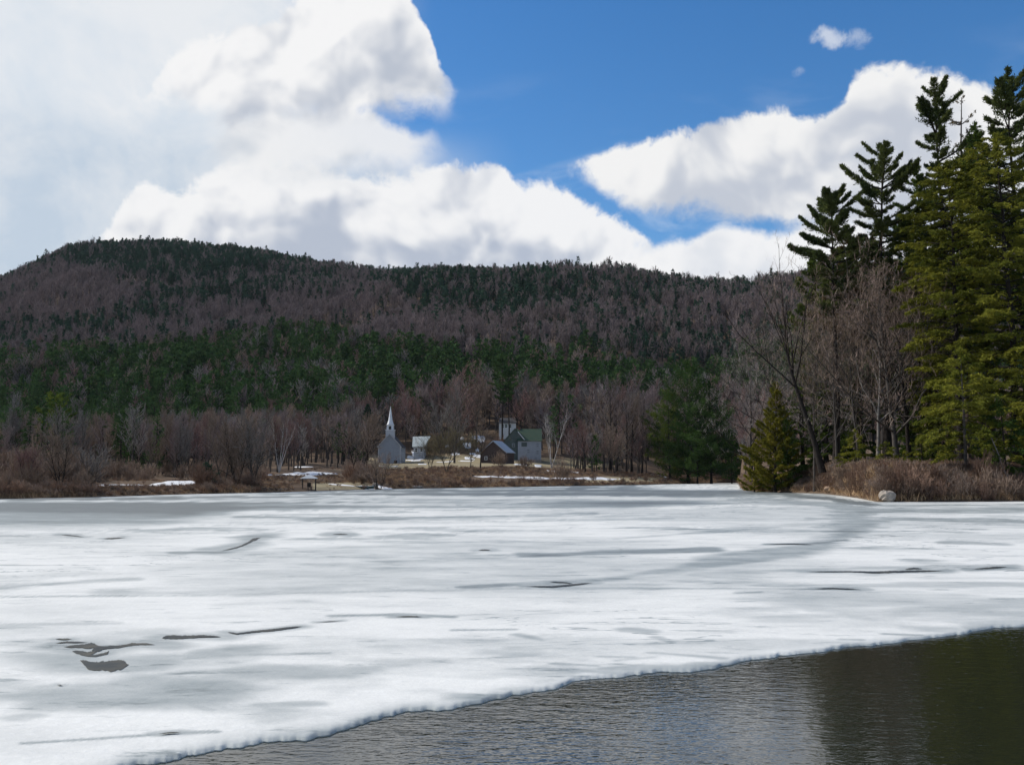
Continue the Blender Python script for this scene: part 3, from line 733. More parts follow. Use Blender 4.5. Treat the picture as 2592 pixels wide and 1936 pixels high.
mat('rock_pale', (.40, .345, .29), (.24, .205, .175), .9, 2.2, .2, .6, 4)
mat('rock_tan', (.36, .25, .18), (.20, .145, .11), .9, 1.6, .2, .6, 3)

def box(mb, x0, x1, y0, y1, z0, z1, mi=0):
    V = [(x, y, z) for z in (z0, z1) for y in (y0, y1) for x in (x0, x1)]
    T = [(0, 2, 1), (1, 2, 3), (4, 5, 6), (5, 7, 6), (0, 1, 4), (1, 5, 4), (2, 6, 3), (3, 6, 7), (0, 4, 2), (2, 4, 6), (1, 3, 5), (3, 7, 5)]
    mb.add(V, T, mi)
def prism(mb, prof, y0, y1, mi=0):
    "closed polygon prof [(x, z)] (counter clockwise) extruded along y"
    n = len(prof); V = [(x, y0, z) for x, z in prof] + [(x, y1, z) for x, z in prof]
    T = []
    for i in range(1, n - 1): T += [(0, i, i + 1), (n, n + i + 1, n + i)]
    for i in range(n):
        j = (i + 1) % n; T += [(i, i + n, j), (j, i + n, j + n)]
    mb.add(V, T, mi)
def part(name, mb, m, parent, loc=(0, 0, 0)):
    me = mb.mesh(name, [m]); return link(name, me, parent, loc)
def P_box(name, dims, m, parent, loc=(0, 0, 0)):
    mb = MB(); box(mb, *dims); return part(name, mb, m, parent, loc)
def root(name, x, y, z, rz, label, cat, group=None):
    o = bpy.data.objects.new(name, None); COL.objects.link(o); o.location = (x, y, z); o.rotation_euler = (0, 0, rz)
    return tag(o, label, cat, group)
def window(parent, x, z, w_, h_, y=0, face='y', d=.06, frame='trim_white', name='window'):
    "window on a wall plane: frame proud of the wall, pane set in it, one glazing bar across"
    mb = MB(); t = .12
    def bx(a0, a1, z0, z1, f0, f1):
        if face == 'y': box(mb, a0, a1, y - f1, y - f0, z0, z1)
        elif face == 'x+': box(mb, y + f0, y + f1, a0, a1, z0, z1)
        else: box(mb, y - f1, y - f0, a0, a1, z0, z1)
    bx(x - w_ / 2 - t, x - w_ / 2, z, z + h_, -.02, d); bx(x + w_ / 2, x + w_ / 2 + t, z, z + h_, -.02, d)
    bx(x - w_ / 2 - t, x + w_ / 2 + t, z - t, z, -.02, d + .04); bx(x - w_ / 2 - t, x + w_ / 2 + t, z + h_, z + h_ + t, -.02, d)
    bx(x - w_ / 2, x + w_ / 2, z + h_ / 2 - .03, z + h_ / 2 + .03, .012, d - .01)
    f = part(name, mb, frame, parent)
    mb = MB(); bx(x - w_ / 2, x + w_ / 2, z, z + h_, -.01, .008); part('pane', mb, 'glass_dark', f)
    return f
def gable_body(parent, x0, x1, y0, y1, ze, za, m, roofm, over=.3, th=.18, rake=None, xa=None, wname='wall', foundation=True):
    "ridge along y; gable faces the -y side"
    xa = (x0 + x1) / 2 if xa is None else xa
    mb = MB(); prism(mb, [(x0, 0), (x1, 0), (x1, ze), (xa, za), (x0, ze)], y0, y1); part(wname, mb, m, parent)
    mb = MB()
    for sgn, xe in ((-1, x0), (1, x1)):
        sl = (za - ze) / abs(xe - xa); xo = xe + sgn * over; zo = ze - over * sl
        g = .012
        pr = [(xa, za + g), (xo, zo + g), (xo, zo + th + g), (xa, za + th + g)]
        if sgn < 0: pr = [(xa, za + g), (xa, za + th + g), (xo, zo + th + g), (xo, zo + g)]
        prism(mb, pr, y0 - over, y1 + over)
    rf = part('roof', mb, roofm, parent)
    if rake:
        mb = MB()
        for sgn, xe in ((-1, x0), (1, x1)):
            sl = (za - ze) / abs(xe - xa); xo = xe + sgn * (over + .02); zo = ze - (over + .02) * sl
            pr = [(xa, za - .12), (xo, zo - .12), (xo, zo + th + .03), (xa, za + th + .03)]
            if sgn < 0: pr = [(xa, za - .12), (xa, za + th + .03), (xo, zo + th + .03), (xo, zo - .12)]
            prism(mb, pr, y0 - over - .08, y0 - over - .004)
        part('rake_board', mb, rake, rf)
    if foundation:
        mb = MB(); box(mb, x0 - .04, x1 + .04, y0 - .04, y1 + .04, -1.2, .35); part('foundation', mb, 'rock_pale', parent)
    return rf
def clap(parent, x0, x1, y, z0, z1, m, prof=None, step=.45):
    "clapboard courses standing proud of the front wall"
    mb = MB(); z = z0
    while z < z1 - .1:
        a, b = x0, x1
        if prof:
            a, b = prof(z + step)
        if b - a > .4: prism_y(mb, a, b, y, z, step)
        z += step
    part('clapboards', mb, m, parent)
def prism_y(mb, x0, x1, y, z, h):
    V = [(x0, y, z), (x1, y, z), (x0, y - .035, z), (x1, y - .035, z), (x0, y, z + h - .04), (x1, y, z + h - .04)]
    mb.add(V, [(0, 1, 2), (1, 3, 2), (2, 3, 4), (3, 5, 4), (0, 2, 4), (1, 5, 3)])

def church():
    d = 300.; x = at(985, d); z = CAMZ + float(tanuv(985, 1177)[1]) * d
    r = root('church', x, d, z, 0, 'white wooden church with a tall pointed steeple on the far lawn', 'church')
    k = d / F
    ze = 47 * k; za = 79 * k; hw = 3.6
    rf = gable_body(r, -hw, hw, 0, 13, ze, za, 'clapboard_shade_toned', 'roof_dark', .28, .16, 'white_paint')
    clap(r, -hw, hw, -.001, .4, za, 'clapboard_shade_toned', lambda z_: (-hw, hw) if z_ < ze else (-hw * (za - z_) / (za - ze) + .1, hw * (za - z_) / (za - ze) - .1), .42)
    for sx_ in (-1, 1):
        mb = MB(); box(mb, min(sx_ * hw, sx_ * (hw - .28)), max(sx_ * hw, sx_ * (hw - .28)) , -.09, -.01, .35, ze - .05); part('corner_board', mb, 'white_paint', r)
    for yy in (2.6, 6.0, 9.4): window(r, yy, 1.6, 1.0, 2.4, hw, 'x+')
    mb = MB(); box(mb, 1.5, 2.5, -.10, -.01, -.1, 1.5); part('door', mb, 'door_dark', r)
    # steeple: square base, belfry with a dark opening, tall spire
    st = MB(); zb = za - 2.2; z1 = 86 * k + .25; z2 = 101 * k; z3 = 151 * k
    box(st, -1.32, 1.32, .25, 2.9, zb, z1); tw = part('steeple', st, 'white_paint', r)
    mb = MB(); box(mb, -1.5, 1.5, .07, 3.08, z1, z1 + .22); part('cornice', mb, 'spire_white', tw)
    mb = MB()
    for a, b in ((-1.05, -.42), (.42, 1.05)): box(mb, a, b, .55, 1.2, z1 + .22, z2 - .3)
    for a, b in ((-1.05, -.42), (.42, 1.05)): box(mb, a, b, 1.95, 2.6, z1 + .22, z2 - .3)
    box(mb, -1.05, 1.05, .55, 2.6, z2 - .3, z2); part('belfry', mb, 'spire_white', tw)
    mb = MB(); box(mb, -.40, .40, .75, 2.4, z1 + .23, z2 - .32); part('louvre', mb, 'boards_dark', tw)
    mb = MB(); box(mb, -1.2, 1.2, .40, 2.75, z2, z2 + .16); part('belfry_cornice', mb, 'spire_white', tw)
    mb = MB(); n = 8; cx_, cy_ = 0, 1.57
    ring = [(cx_ + 1.18 * math.cos((i + .5) * math.pi / 4), cy_ + 1.18 * math.sin((i + .5) * math.pi / 4), z2 + .16) for i in range(n)]
    ring2 = [(cx_ + .72 * math.cos((i + .5) * math.pi / 4), cy_ + .72 * math.sin((i + .5) * math.pi / 4), z2 + 1.5) for i in range(n)]
    V = ring + ring2 + [(cx_, cy_, z3)]
    T = []
    for i in range(n):
        j = (i + 1) % n; T += [(i, j, n + j), (i, n + j, n + i), (n + i, n + j, 2 * n)]
    mb.add(V, T); part('spire', mb, 'spire_white', tw)
church()

def farmhouse():
    d = 312.; k = d / F; x = at(1340, d); z = CAMZ + float(tanuv(1340, 1165)[1]) * d
    r = root('farmhouse', x, d, z, 0, 'two storey pale farmhouse with a green roof and a dark green gable wing', 'house')
    X = lambda px: (px - 1340) * k
    Zr = lambda py: (1166 - py) * k
    # main block: eaves to the lake
    mb = MB(); box(mb, X(1311), X(1370), 0, 8, 0, Zr(1117)); part('wall', mb, 'clapboard_shade_toned', r)
    clap(r, X(1311), X(1370), -.001, .3, Zr(1118), 'clapboard_shade_toned', None, .4)
    mb = MB(); pr = [(-.35, Zr(1117) - .05), (8.35, Zr(1117) - .05), (4, Zr(1085) )]
    V = []
    for xx in (X(1311) - .3, X(1370) + .3): V += [(xx, y, zz_) for y, zz_ in pr]
    mb.add(V, [(0, 2, 1), (3, 4, 5), (0, 3, 5), (0, 5, 2), (1, 2, 5), (1, 5, 4), (0, 1, 4), (0, 4, 3)]); rf = part('roof', mb, 'roof_green', r)
    mb = MB(); box(mb, X(1312), X(1317), 3.6, 4.4, Zr(1092), Zr(1082)); part('chimney', mb, 'brick_red', rf)
    for px, p0, w_, h_ in ((1337.5, 1147, .75, 1.15), (1361, 1150, .75, 1.2), (1361, 1131, .75, 1.0), (1357, 1165, .8, .9)):
        window(r, X(px), Zr(p0), w_, h_, 0, 'y', frame='clapboard_shade_toned')
    mb = MB(); box(mb, X(1320), X(1334), -.10, -.04, Zr(1131), Zr(1121)); part('shutter_panel', mb, 'clapboard_green', r)
    # gable wing
    wg = bpy.data.objects.new('gable_wing', None)
    x0, x1, xa = X(1276), X(1330), X(1304)
    mb = MB(); prism(mb, [(x0, 0), (X(1310.8), 0), (X(1310.8), Zr(1110)), (x1 - .2, Zr(1117)), (xa, Zr(1086)), (x0, Zr(1117))], .6, 7); w_ = part('wing_wall', mb, 'clapboard_green', r)
    clap(w_, x0, X(1310.8), .599, .3, Zr(1118), 'clapboard_green', None, .4)
    window(w_, X(1291), Zr(1114), .7, 1.1, .6, 'y', frame='clapboard_green'); window(w_, X(1300), Zr(1131), .7, .9, .6, 'y', frame='clapboard_shade_toned')
    mb = MB(); th = .2
    for sgn, xe in ((-1, x0), (1, x1)):
        ze, za = Zr(1117), Zr(1086); sl = (za - ze) / abs(xe - xa); xo = xe + sgn * .3; zo = ze - .3 * sl
        pr = [(xa, za + .02), (xo, zo + .02), (xo, zo + th), (xa, za + th)]
        if sgn < 0: pr = [pr[0], pr[3], pr[2], pr[1]]
        prism(mb, pr, .2, 7.3)
    rf2 = part('wing_roof', mb, 'roof_green', r)
    mb = MB(); za = Zr(1086); ze = Zr(1117); sl = (za - ze) / (x1 - xa)
    xs0 = X(1311); xo = x1 + .32
    prism(mb, [(xs0, za - (xs0 - xa) * sl - .12), (xo, ze - .32 * sl - .12), (xo, ze - .32 * sl + .26), (xs0, za - (xs0 - xa) * sl + .26)], .05, .19)
    part('rake_board', mb, 'trim_white', rf2)
    mb = MB(); box(mb, x0 - .05, X(1370) + .05, -.05, 8.1, -1.6, .22); part('foundation', mb, 'rock_pale', r)
farmhouse()

def barn():
    d = 296.; k = d / F; x = at(1249, d); z = CAMZ + float(tanuv(1249, 1176)[1]) * d
    r = root('barn', x, d, z, R(-24), 'low dark brown wooden barn with a pale metal roof', 'barn')
    hw = 4.4
    gable_body(r, -hw, hw, 0, 6, 3.9, 7.4, 'boards_brown', 'roof_metal', .35, .14, 'clapboard_shade_toned')
    mb = MB()
    for i in range(14): box(mb, -hw + .1 + i * .61, -hw + .16 + i * .61, -.05, -.003, .3, 3.9)
    part('batten', mb, 'boards_dark', r)
    mb = MB(); box(mb, -1.4, 1.0, -.09, -.052, .1, 2.7); part('door', mb, 'boards_dark', r)
    window(r, -2.6, 1.6, .7, .9, 0, 'y'); 
barn()

def shed_house():
    d = 322.; k = d / F; x = at(1062, d); z = CAMZ + float(tanuv(1062, 1150)[1]) * d
    r = root('cottage', x, d, z, 0, 'small grey cottage with a pale roof, just behind the church', 'house')
    X = lambda px: (px - 1062) * k; Zr = lambda py: (1150 - py) * k
    mb = MB(); box(mb, X(1047), X(1074), 0, 6.5, -3.0, Zr(1128)); part('wall', mb, 'clapboard_shade_toned', r)
    mb = MB(); a, b = X(1043), X(1074); c = X(1087)
    V = [(a, -.4, Zr(1130)), (b, -.4, Zr(1130)), (c, 3.4, Zr(1103)), (a - .2, 3.4, Zr(1104)), (a, 7, Zr(1130)), (b, 7, Zr(1130)), (a, -.4, Zr(1131.5)), (b, -.4, Zr(1131.5)), (a, 7, Zr(1131.5)), (b, 7, Zr(1131.5))]
    mb.add(V, [(0, 1, 2), (0, 2, 3), (3, 2, 5), (3, 5, 4), (1, 5, 2), (0, 3, 4), (6, 7, 1), (6, 1, 0), (7, 9, 5), (7, 5, 1), (6, 0, 4), (6, 4, 8), (6, 8, 9), (6, 9, 7)]); part('roof', mb, 'roof_pale', r)
    for px in (1053, 1066): window(r, X(px), Zr(1143), .8, 1.1, 0, 'y')
shed_house()

def hill_house():
    d = 345.; k = d / F; x = at(1285, d); z0 = gz(x, d); z = max(z0, CAMZ + float(tanuv(1285, 1098)[1]) * d)
    r = root('hillside_house', x, d, z0 - .3, 0, 'white house on the slope seen between two dark pine trunks', 'house')
    H = (CAMZ + float(tanuv(1285, 1085)[1]) * d) - z0 + .3; H2 = (CAMZ + float(tanuv(1285, 1071)[1]) * d) - z0 + .3
    mb = MB(); box(mb, -22 * k, 21 * k, 0, 7, -2, H2); part('wall', mb, 'trim_white', r)
    for q in (-13, -4, 6): window(r, q * k, H + .4, .8, 1.2, 0, 'y')
    mb = MB(); V = [(-24 * k, -.4, H2), (23 * k, -.4, H2), (19 * k, 3.5, H2 + 2.2), (-20 * k, 3.5, H2 + 2.2), (-24 * k, 7.4, H2), (23 * k, 7.4, H2)]
    mb.add(V, [(0, 1, 2), (0, 2, 3), (3, 2, 5), (3, 5, 4), (1, 5, 2), (0, 3, 4), (0, 4, 5), (0, 5, 1)]); part('roof', mb, 'roof_dark', r)
hill_house()

def pavilion():
    d = shore(float(tanuv(783, 1245)[0])) + 1.2; x = at(783, d); k = d / F
    z = gz(x, d)
    r = root('lake_pavilion', x, d, z, R(14), 'small open pavilion with a low hipped roof standing at the water edge', 'pavilion')
    hw = .92; H = 1.66; n = 0
    for a in (-hw, hw):
        for b in (-hw, hw):
            mb = MB(); box(mb, a - .055, a + .055, b - .055, b + .055, -.4, H); part('post', mb, 'boards_dark', r)
    mb = MB(); e = 1.22
    V = [(-e, -e, H), (e, -e, H), (e, e, H), (-e, e, H), (-.12, 0, H + .52), (.12, 0, H + .52), (-e, -e, H - .07), (e, -e, H - .07), (e, e, H - .07), (-e, e, H - .07)]
    mb.add(V, [(0, 1, 5), (0, 5, 4), (1, 2, 5), (2, 3, 4), (2, 4, 5), (3, 0, 4), (6, 7, 1), (6, 1, 0), (7, 8, 2), (7, 2, 1), (8, 9, 3), (8, 3, 2), (9, 6, 0), (9, 0, 3), (6, 8, 7), (6, 9, 8)]); part('roof', mb, 'roof_metal', r)
    mb = MB(); box(mb, -1.0, 1.0, -1.0, 1.0, -.3, .02); part('deck', mb, 'boards_brown', r)
    c = root('wooden_chair', x + .1, d - .1, z + .02, R(30), 'dark wooden chair standing under the pavilion roof', 'chair')
    mb = MB(); box(mb, -.28, .28, -.25, .25, .36, .42); part('seat', mb, 'boards_dark', c)
    mb = MB(); box(mb, -.28, .28, .25, .31, .42, 1.0); part('backrest', mb, 'boards_dark', c)
    for a in (-.24, .24):
        for b in (-.2, .2):
            mb = MB(); box(mb, a - .03, a + .03, b - .03, b + .03, 0, .36); part('leg', mb, 'boards_dark', c)
pavilion()

def rowboat():
    d = shore(float(tanuv(922, 1240)[0])) + 1.0; x = at(924, d); z = gz(x, d)
    r = root('rowboat', x, d, z + .02, R(7), 'white rowboat with a dark green side pulled up on the shore grass', 'boat')
    n = 9; L = 2.9; hull = MB(); V = []
    for i in range(n):
        t = i / (n - 1); xx = -L / 2 + L * t; wd_ = .55 * math.sin(math.pi * min(1, .12 + .88 * t) ** .8) * (1 if t < .98 else .2); sh_ = .34 + .16 * (2 * t - 1) ** 2
        wd_ = max(wd_, .04)
        V += [(xx, -wd_, sh_), (xx, -wd_ * .7, .08), (xx, 0, .0), (xx, wd_ * .7, .08), (xx, wd_, sh_)]
    T = []
    for i in range(n - 1):
        for j in range(4):
            a = i * 5 + j; T += [(a, a + 5, a + 6), (a, a + 6, a + 1)]
    hull.add(V, T); part('hull', hull, 'hull_green', r)
    gn = MB()
    for i in range(n - 1):
        for o_ in (0, 4):
            a, b = Vector(V[i * 5 + o_]), Vector(V[(i + 1) * 5 + o_]); tubes(gn, [[a, b]], [[.045, .045]], 4)
    part('gunwale', gn, 'hull_white', r)
    for q in (-.7, .3):
        mb = MB(); box(mb, q, q + .28, -.46, .46, .26, .30); part('seat', mb, 'hull_white', r)
    mb = MB(); prism(mb, [(-1.3, .36), (.9, .36), (.5, .50), (-1.1, .46)], -.42, .42); part('cover', mb, 'hull_white', r)
rowboat()

def boulder(name, px, d, w_, h_, dep, m, label, cat, seed, sink=.1, base=None):
    rng = np.random.default_rng(seed)
    n1, n2 = 16, 10; V = []
    for i in range(n2 + 1):
        th = math.pi * i / n2
        for j in range(n1):
            ph = 2 * math.pi * j / n1
            v = np.array([math.sin(th) * math.cos(ph), math.sin(th) * math.sin(ph), math.cos(th)])
            q = 1 + .34 * (vn(v[0] * 2 + 5, v[1] * 2 + v[2] * 3, seed) - .5) + .22 * (vn(v[0] * 5 + 5, v[1] * 5 + v[2] * 4, seed + 1) - .5)
            v = np.sign(v) * np.abs(v) ** .82 * q
            V.append((v[0] * w_ / 2, v[1] * dep / 2, v[2] * h_ / 2 + h_ * .36))
    T = []
    for i in range(n2):
        for j in range(n1):
            a = i * n1 + j; b = i * n1 + (j + 1) % n1; T += [(a, a + n1, b), (b, a + n1, b + n1)]
    mb = MB(); mb.add(V, T)
    x = at(px, d); z = (gz(x, d) if base is None else base) - sink
    o = link(name, mb.mesh(name, [m]), None, (x, d, z), rng.uniform(0, .4)); return tag(o, label, cat)
dB = shore(float(tanuv(2243, 1262)[0])) + .2
boulder('boulder', 2244, dB - .2, 1.25, .95, 1.1, 'rock_pale', 'pale rounded boulder sitting at the ice edge below the brush', 'rock', 5, -.02, .12)
dS = shore(float(tanuv(949, 1240)[0])) + 1.6
boulder('boulder', 950, dS, 1.05, 1.05, .9, 'rock_pale', 'squarish tan rock on the shore right beside the rowboat', 'rock', 9, .05)
dS = shore(float(tanuv(1056, 1240)[0])) + .8
boulder('boulder', 1056, dS, 2.0, .5, 1.2, 'rock_pale', 'long flat pale rock lying low on the far shoreline', 'rock', 12, .05)
for i, (px, dd, w_, h_, lb) in enumerate([(2078, 113.5, 2.6, .8, 'broad tan ledge rock at the foot of the leaning trunk'), (2122, 112, 2.2, .9, 'highest tan ledge rock on top of the wooded bank'), (2104, 110.8, 1.5, .6, 'small tan rock between the two larger bank ledges'), (2150, 109.5, 1.4, .5, 'low tan rock under the young hemlock on the bank')]):
    boulder('ledge_rock', px, dd, w_, h_, 1.6, 'rock_tan', lb, 'rock', 40 + i, .12)
# clapboard card: snow patches
snow(690, 880, (173, 188), (184, 201), .17, 3); snow(655, 692, 171, 180, .14, 4); snow(1190, 1400, (208, 220), (224, 240), .18, 5); snow(1380, 1572, (224, 250), (238, 268), .16, 6)
snow(236, 372, (114, 118), (124, 131), .12, 7); snow(366, 505, (119, 126), (132, 143), .12, 8); snow(0, 36, 112, 122, .12, 9); snow(-60, 0, 110, 120, .12, 19)
snow(826, 905, 151.5, 156, .10, 10); snow(905, 972, 153, 157.5, .10, 11); snow(952, 998, 158, 163.5, .12, 12); snow(1300, 1338, 283, 300, .2, 13); snow(1352, 1372, 286, 300, .2, 14)
snow(1056, 1082, 281, 291, .15, 15); snow(955, 975, 262, 274, .12, 16); snow(985, 1010, 262, 270, .12, 17)
for i in range(26):
    rr = random.Random(900 + i); px = rr.choice([rr.uniform(1015, 1052), rr.uniform(1100, 1215), rr.uniform(1160, 1215), rr.uniform(1016, 1048)]); dd = rr.uniform(312, 346)
    snow(px, px + rr.uniform(10, 26), dd, dd + rr.uniform(3, 9), .15, 50 + i)
snow(1100, 1150, 306, 314, .15, 90); snow(1160, 1205, 308, 316, .15, 91); snow(1380, 1420, 262, 272, .15, 92); snow(1432, 1470, 264, 274, .15, 93); snow(740, 800, 218, 228, .15, 94); snow(1640, 1690, 300, 312, .15, 95)

# ------------------------------------------------------------------ trees: shared builders
def cmesh(nm, wd, nd, wm, nm2): return (wd.mesh(nm + '_trunk', [wm], True), nd.mesh(nm + '_crown', [nm2]))
def top_h(px, row, d, x, sink=.15):
    z = CAMZ + float(tanuv(px, row)[1]) * d
    return (z - (gz(x, d) - sink)) * .985
def near_conifer(px, d, top, rpx, cb_row, label, seed, kind='pine', foliage='needles_pine', bark='bark_dark', dens=1.0, name=None, lean=0., bsz=.32, bw=.11, bl=14, group=None, shape=None, gap=.25, px_top=None):
    x = at(px, d); h = top_h(px, top, d, x); r = rpx / F * d
    g = gz(x, d); cbz = (CAMZ + float(tanuv(px, cb_row)[1]) * d - g) / h
    cb = min(max(cbz, .04), .9)
    if px_top is not None: lean = (float(tanuv(px_top, top)[0]) * d - x) / h
    span = h * (1 - cb)
    nl = int(span * (3.4 if kind == 'pine' else 6.5) * dens ** .5)
    tpl = max(5, int(r * (16 if kind == 'pine' else 13) * dens))
    wd, nd = conifer(seed, h, r, cb, nl, tpl, bl, bsz, bw, kind, lean=lean, gap=gap, shape=shape, limb_sides=3)
    nm = name or {'pine': 'white_pine', 'hemlock': 'hemlock', 'cone': 'cedar'}[kind]
    return tree(nm, cmesh(nm, wd, nd, bark, foliage), x, d, label, 'tree', group)
def near_bare(px, d, top, label, seed, name='bare_tree', wm='bark_grey', tm='twigs_bank', kids=(18, 8, 7, 6), spread=.33, first=.25, twig=.022, stems=1, trunk=None, up=.35, levels=4, group=None, bend=.25, lens=(.42, .5, .5, .55), thin=1.0, ang=(.75, .8, .8, .8)):
    x = at(px, d); h = top_h(px, top, d, x)
    wd, tw = hardwood(seed, h, spread, levels, kids, first, twig, up, trunk, stems, lens=lens, bend=bend, thin=thin, ang=ang)
    return tree(name, cmesh(name, wd, tw, wm, tm), x, d, label, 'tree', group, crown='twigs')

# ------------------------------------------------------------------ the wooded point on the east side
near_conifer(2118, 116, 488, 90, 800, 'tall pine at the outer end of the skyline row, dense rounded top', 11, dens=1.8, foliage='needles_pine_dark', shape=[(0, .65), (.15, 1), (.45, 1), (.62, .9), (.8, .95), (.93, .62), (1, .3)], px_top=2102)
near_conifer(2248, 112, 368, 88, 790, 'tall dark pine between two others on the skyline, limbs swept upward', 23, dens=1.55, foliage='needles_pine_dark', gap=.34, shape=[(0, .6), (.2, .8), (.42, 1), (.55, .75), (.72, .95), (.9, .7), (1, .3)], px_top=2238)
near_conifer(2402, 108, 222, 88, 820, 'tallest full pine on the skyline with an open ragged crown', 37, dens=1.45, foliage='needles_pine_dark', gap=.36, shape=[(0, .9), (.2, .8), (.45, .75), (.62, 1), (.8, .85), (.92, .62), (1, .3)], px_top=2378)
near_conifer(2362, 115, 412, 70, 620, 'slim pine with bare lower trunk and a small tufted crown', 41, dens=1.2, foliage='needles_pine', gap=.3)
near_conifer(2470, 111, 236, 66, 470, 'thin half dead pine with sparse brown needles on the skyline', 53, dens=.22, foliage='needles_brown', bark='bark_grey', gap=.3, bsz=.22)
near_conifer(2604, 100, 190, 118, 760, 'very tall pine at the picture edge with layered drooping limbs', 59, dens=1.35, foliage='needles_pine_dark', gap=.2, shape=[(0, .9), (.3, 1), (.6, .95), (.8, .7), (.93, .5), (1, .2)])
near_conifer(2180, 121, 600, 96, 900, 'brownish pine half hidden behind the skyline pines', 61, dens=1.3, foliage='needles_brown', gap=.3)
near_conifer(2308, 118, 560, 104, 900, 'shaded green pine behind the slim one, crown lost in twigs', 63, dens=1.3, foliage='needles_pine', gap=.25)
near_conifer(2072, 127, 640, 72, 1000, 'narrow olive pine behind the outermost skyline pine', 67, dens=1.3, foliage='needles_pine', gap=.3)
near_conifer(2366, 110, 500, 92, 1000, 'olive hemlock whose crown fills the gap under the slim pine', 69, 'hemlock', 'needles_hemlock', dens=.7, shape=[(0, .65), (.3, .9), (.6, 1), (.85, .75), (1, .1)], bsz=.34, bw=.11)
near_conifer(2500, 104, 370, 90, 800, 'olive topped hemlock beneath the half dead pine', 70, 'hemlock', 'needles_hemlock', dens=.7, shape=[(0, .65), (.3, .9), (.6, 1), (.85, .75), (1, .1)], bsz=.34, bw=.11)
near_conifer(2248, 119, 640, 84, 1050, 'olive green pine filling the space behind the big oak crown', 68, dens=1.3, foliage='needles_pine', gap=.2)
near_conifer(2385, 103, 640, 76, 1100, 'olive hemlock at the flank of the great hemlock wall', 66, 'hemlock', 'needles_hemlock', dens=.8, bsz=.32, bw=.10)
# yellow-green hemlock wall
near_conifer(2436, 95, 400, 140, 1080, 'broad yellow-green hemlock with layered sprays rising above the oak', 71, 'hemlock', 'needles_hemlock', dens=.66, shape=[(0, .65), (.2, .85), (.5, 1), (.8, .78), (.93, .5), (1, .1)], bsz=.34, bw=.11)
near_conifer(2572, 91, 330, 150, 1120, 'massive hemlock filling the edge, bright yellow-green sprays', 73, 'hemlock', 'needles_hemlock', dens=.55, shape=[(0, .8), (.2, 1), (.5, 1), (.8, .75), (.93, .5), (1, .1)], bsz=.34, bw=.11)
near_conifer(2518, 99, 300, 110, 900, 'darker green hemlock wedged between the two big yellow-green ones', 79, 'hemlock', 'needles_hemlock_dark', dens=.6, bsz=.34, bw=.11)
near_conifer(2690, 86, 560, 150, 1180, 'hemlock just past the edge with sprays reaching into view', 83, 'hemlock', 'needles_hemlock', dens=.5, bsz=.34, bw=.11)
near_conifer(2448, 84.5, 880, 112, 1150, 'small leaning hemlock over the brush with pale slanting trunk', 89, 'hemlock', 'needles_hemlock', bark='bark_grey', dens=.75, shape=[(0, .7), (.2, 1), (.5, .9), (1, .1)], px_top=2425, bsz=.30, bw=.10)
near_conifer(2545, 84, 1000, 90, 1190, 'low dark hemlock beside the pale dead stem', 97, 'hemlock', 'needles_hemlock_dark', dens=.7, bsz=.30, bw=.10)
near_conifer(2360, 104, 930, 70, 1190, 'dark shaded hemlock right behind the twin oak trunks', 101, 'hemlock', 'needles_hemlock_dark', dens=.8, bsz=.30, bw=.10)
near_conifer(2305, 107, 1010, 60, 1190, 'small dark hemlock filling the gap behind the oak', 103, 'hemlock', 'needles_hemlock_dark', dens=.8, bsz=.30, bw=.10)
near_conifer(2098, 122, 930, 70, 1200, 'dark green hemlock behind the leaning trunk', 107, 'hemlock', 'needles_hemlock_dark', dens=.8, bsz=.32, bw=.10)
near_conifer(2168, 119, 965, 66, 1200, 'shaded hemlock between the leaning trunk and the oak', 109, 'hemlock', 'needles_hemlock_dark', dens=.8, bsz=.32, bw=.10)
near_conifer(2030, 128, 905, 60, 1220, 'blue-green hemlock rising behind the yellow cedar', 113, 'hemlock', 'needles_hemlock_dark', dens=.7, bsz=.32, bw=.10)
# cedar at the tip and young hemlocks
near_conifer(1962, 125, 965, 88, 1240, 'yellowish cedar at the tip of the point, wide at its foot', 127, 'cone', 'needles_cedar', dens=1.1, shape=[(0, .95), (.25, .9), (.45, .55), (.7, .32), (1, .05)], bsz=.26, bw=.10, px_top=1966)
near_conifer(1908, 128, 1120, 40, 1245, 'low yellow-green cedar bush spilling onto the ice at the tip', 131, 'cone', 'needles_cedar', dens=1.0, bsz=.24, bw=.09)
near_conifer(1996, 124, 1060, 46, 1235, 'small dark cedar against the foot of the yellowish one', 137, 'cone', 'needles_hemlock_dark', dens=.9, bsz=.24, bw=.09)
for i, (px, d, tp, r_, lb) in enumerate([(2168, 106, 1085, 42, 'young yellow-green hemlock above the ledge rocks'), (2246, 97, 1118, 44, 'young hemlock in front of the oak trunk base'), (2335, 96, 1098, 46, 'young hemlock under the oak, beside the dark gap'), (2400, 90, 1120, 48, 'young hemlock reaching over the rusty brush'), (2140, 108, 1128, 30, 'smallest young hemlock on the ledge rocks'), (2290, 98, 1140, 34, 'short young hemlock between two larger saplings')]):
    near_conifer(px, d, tp, r_, 1215, lb, 140 + i * 3, 'hemlock', 'needles_hemlock', dens=1.2, bsz=.18, bw=.05, name='young_hemlock', group='young hemlocks on the wooded bank')

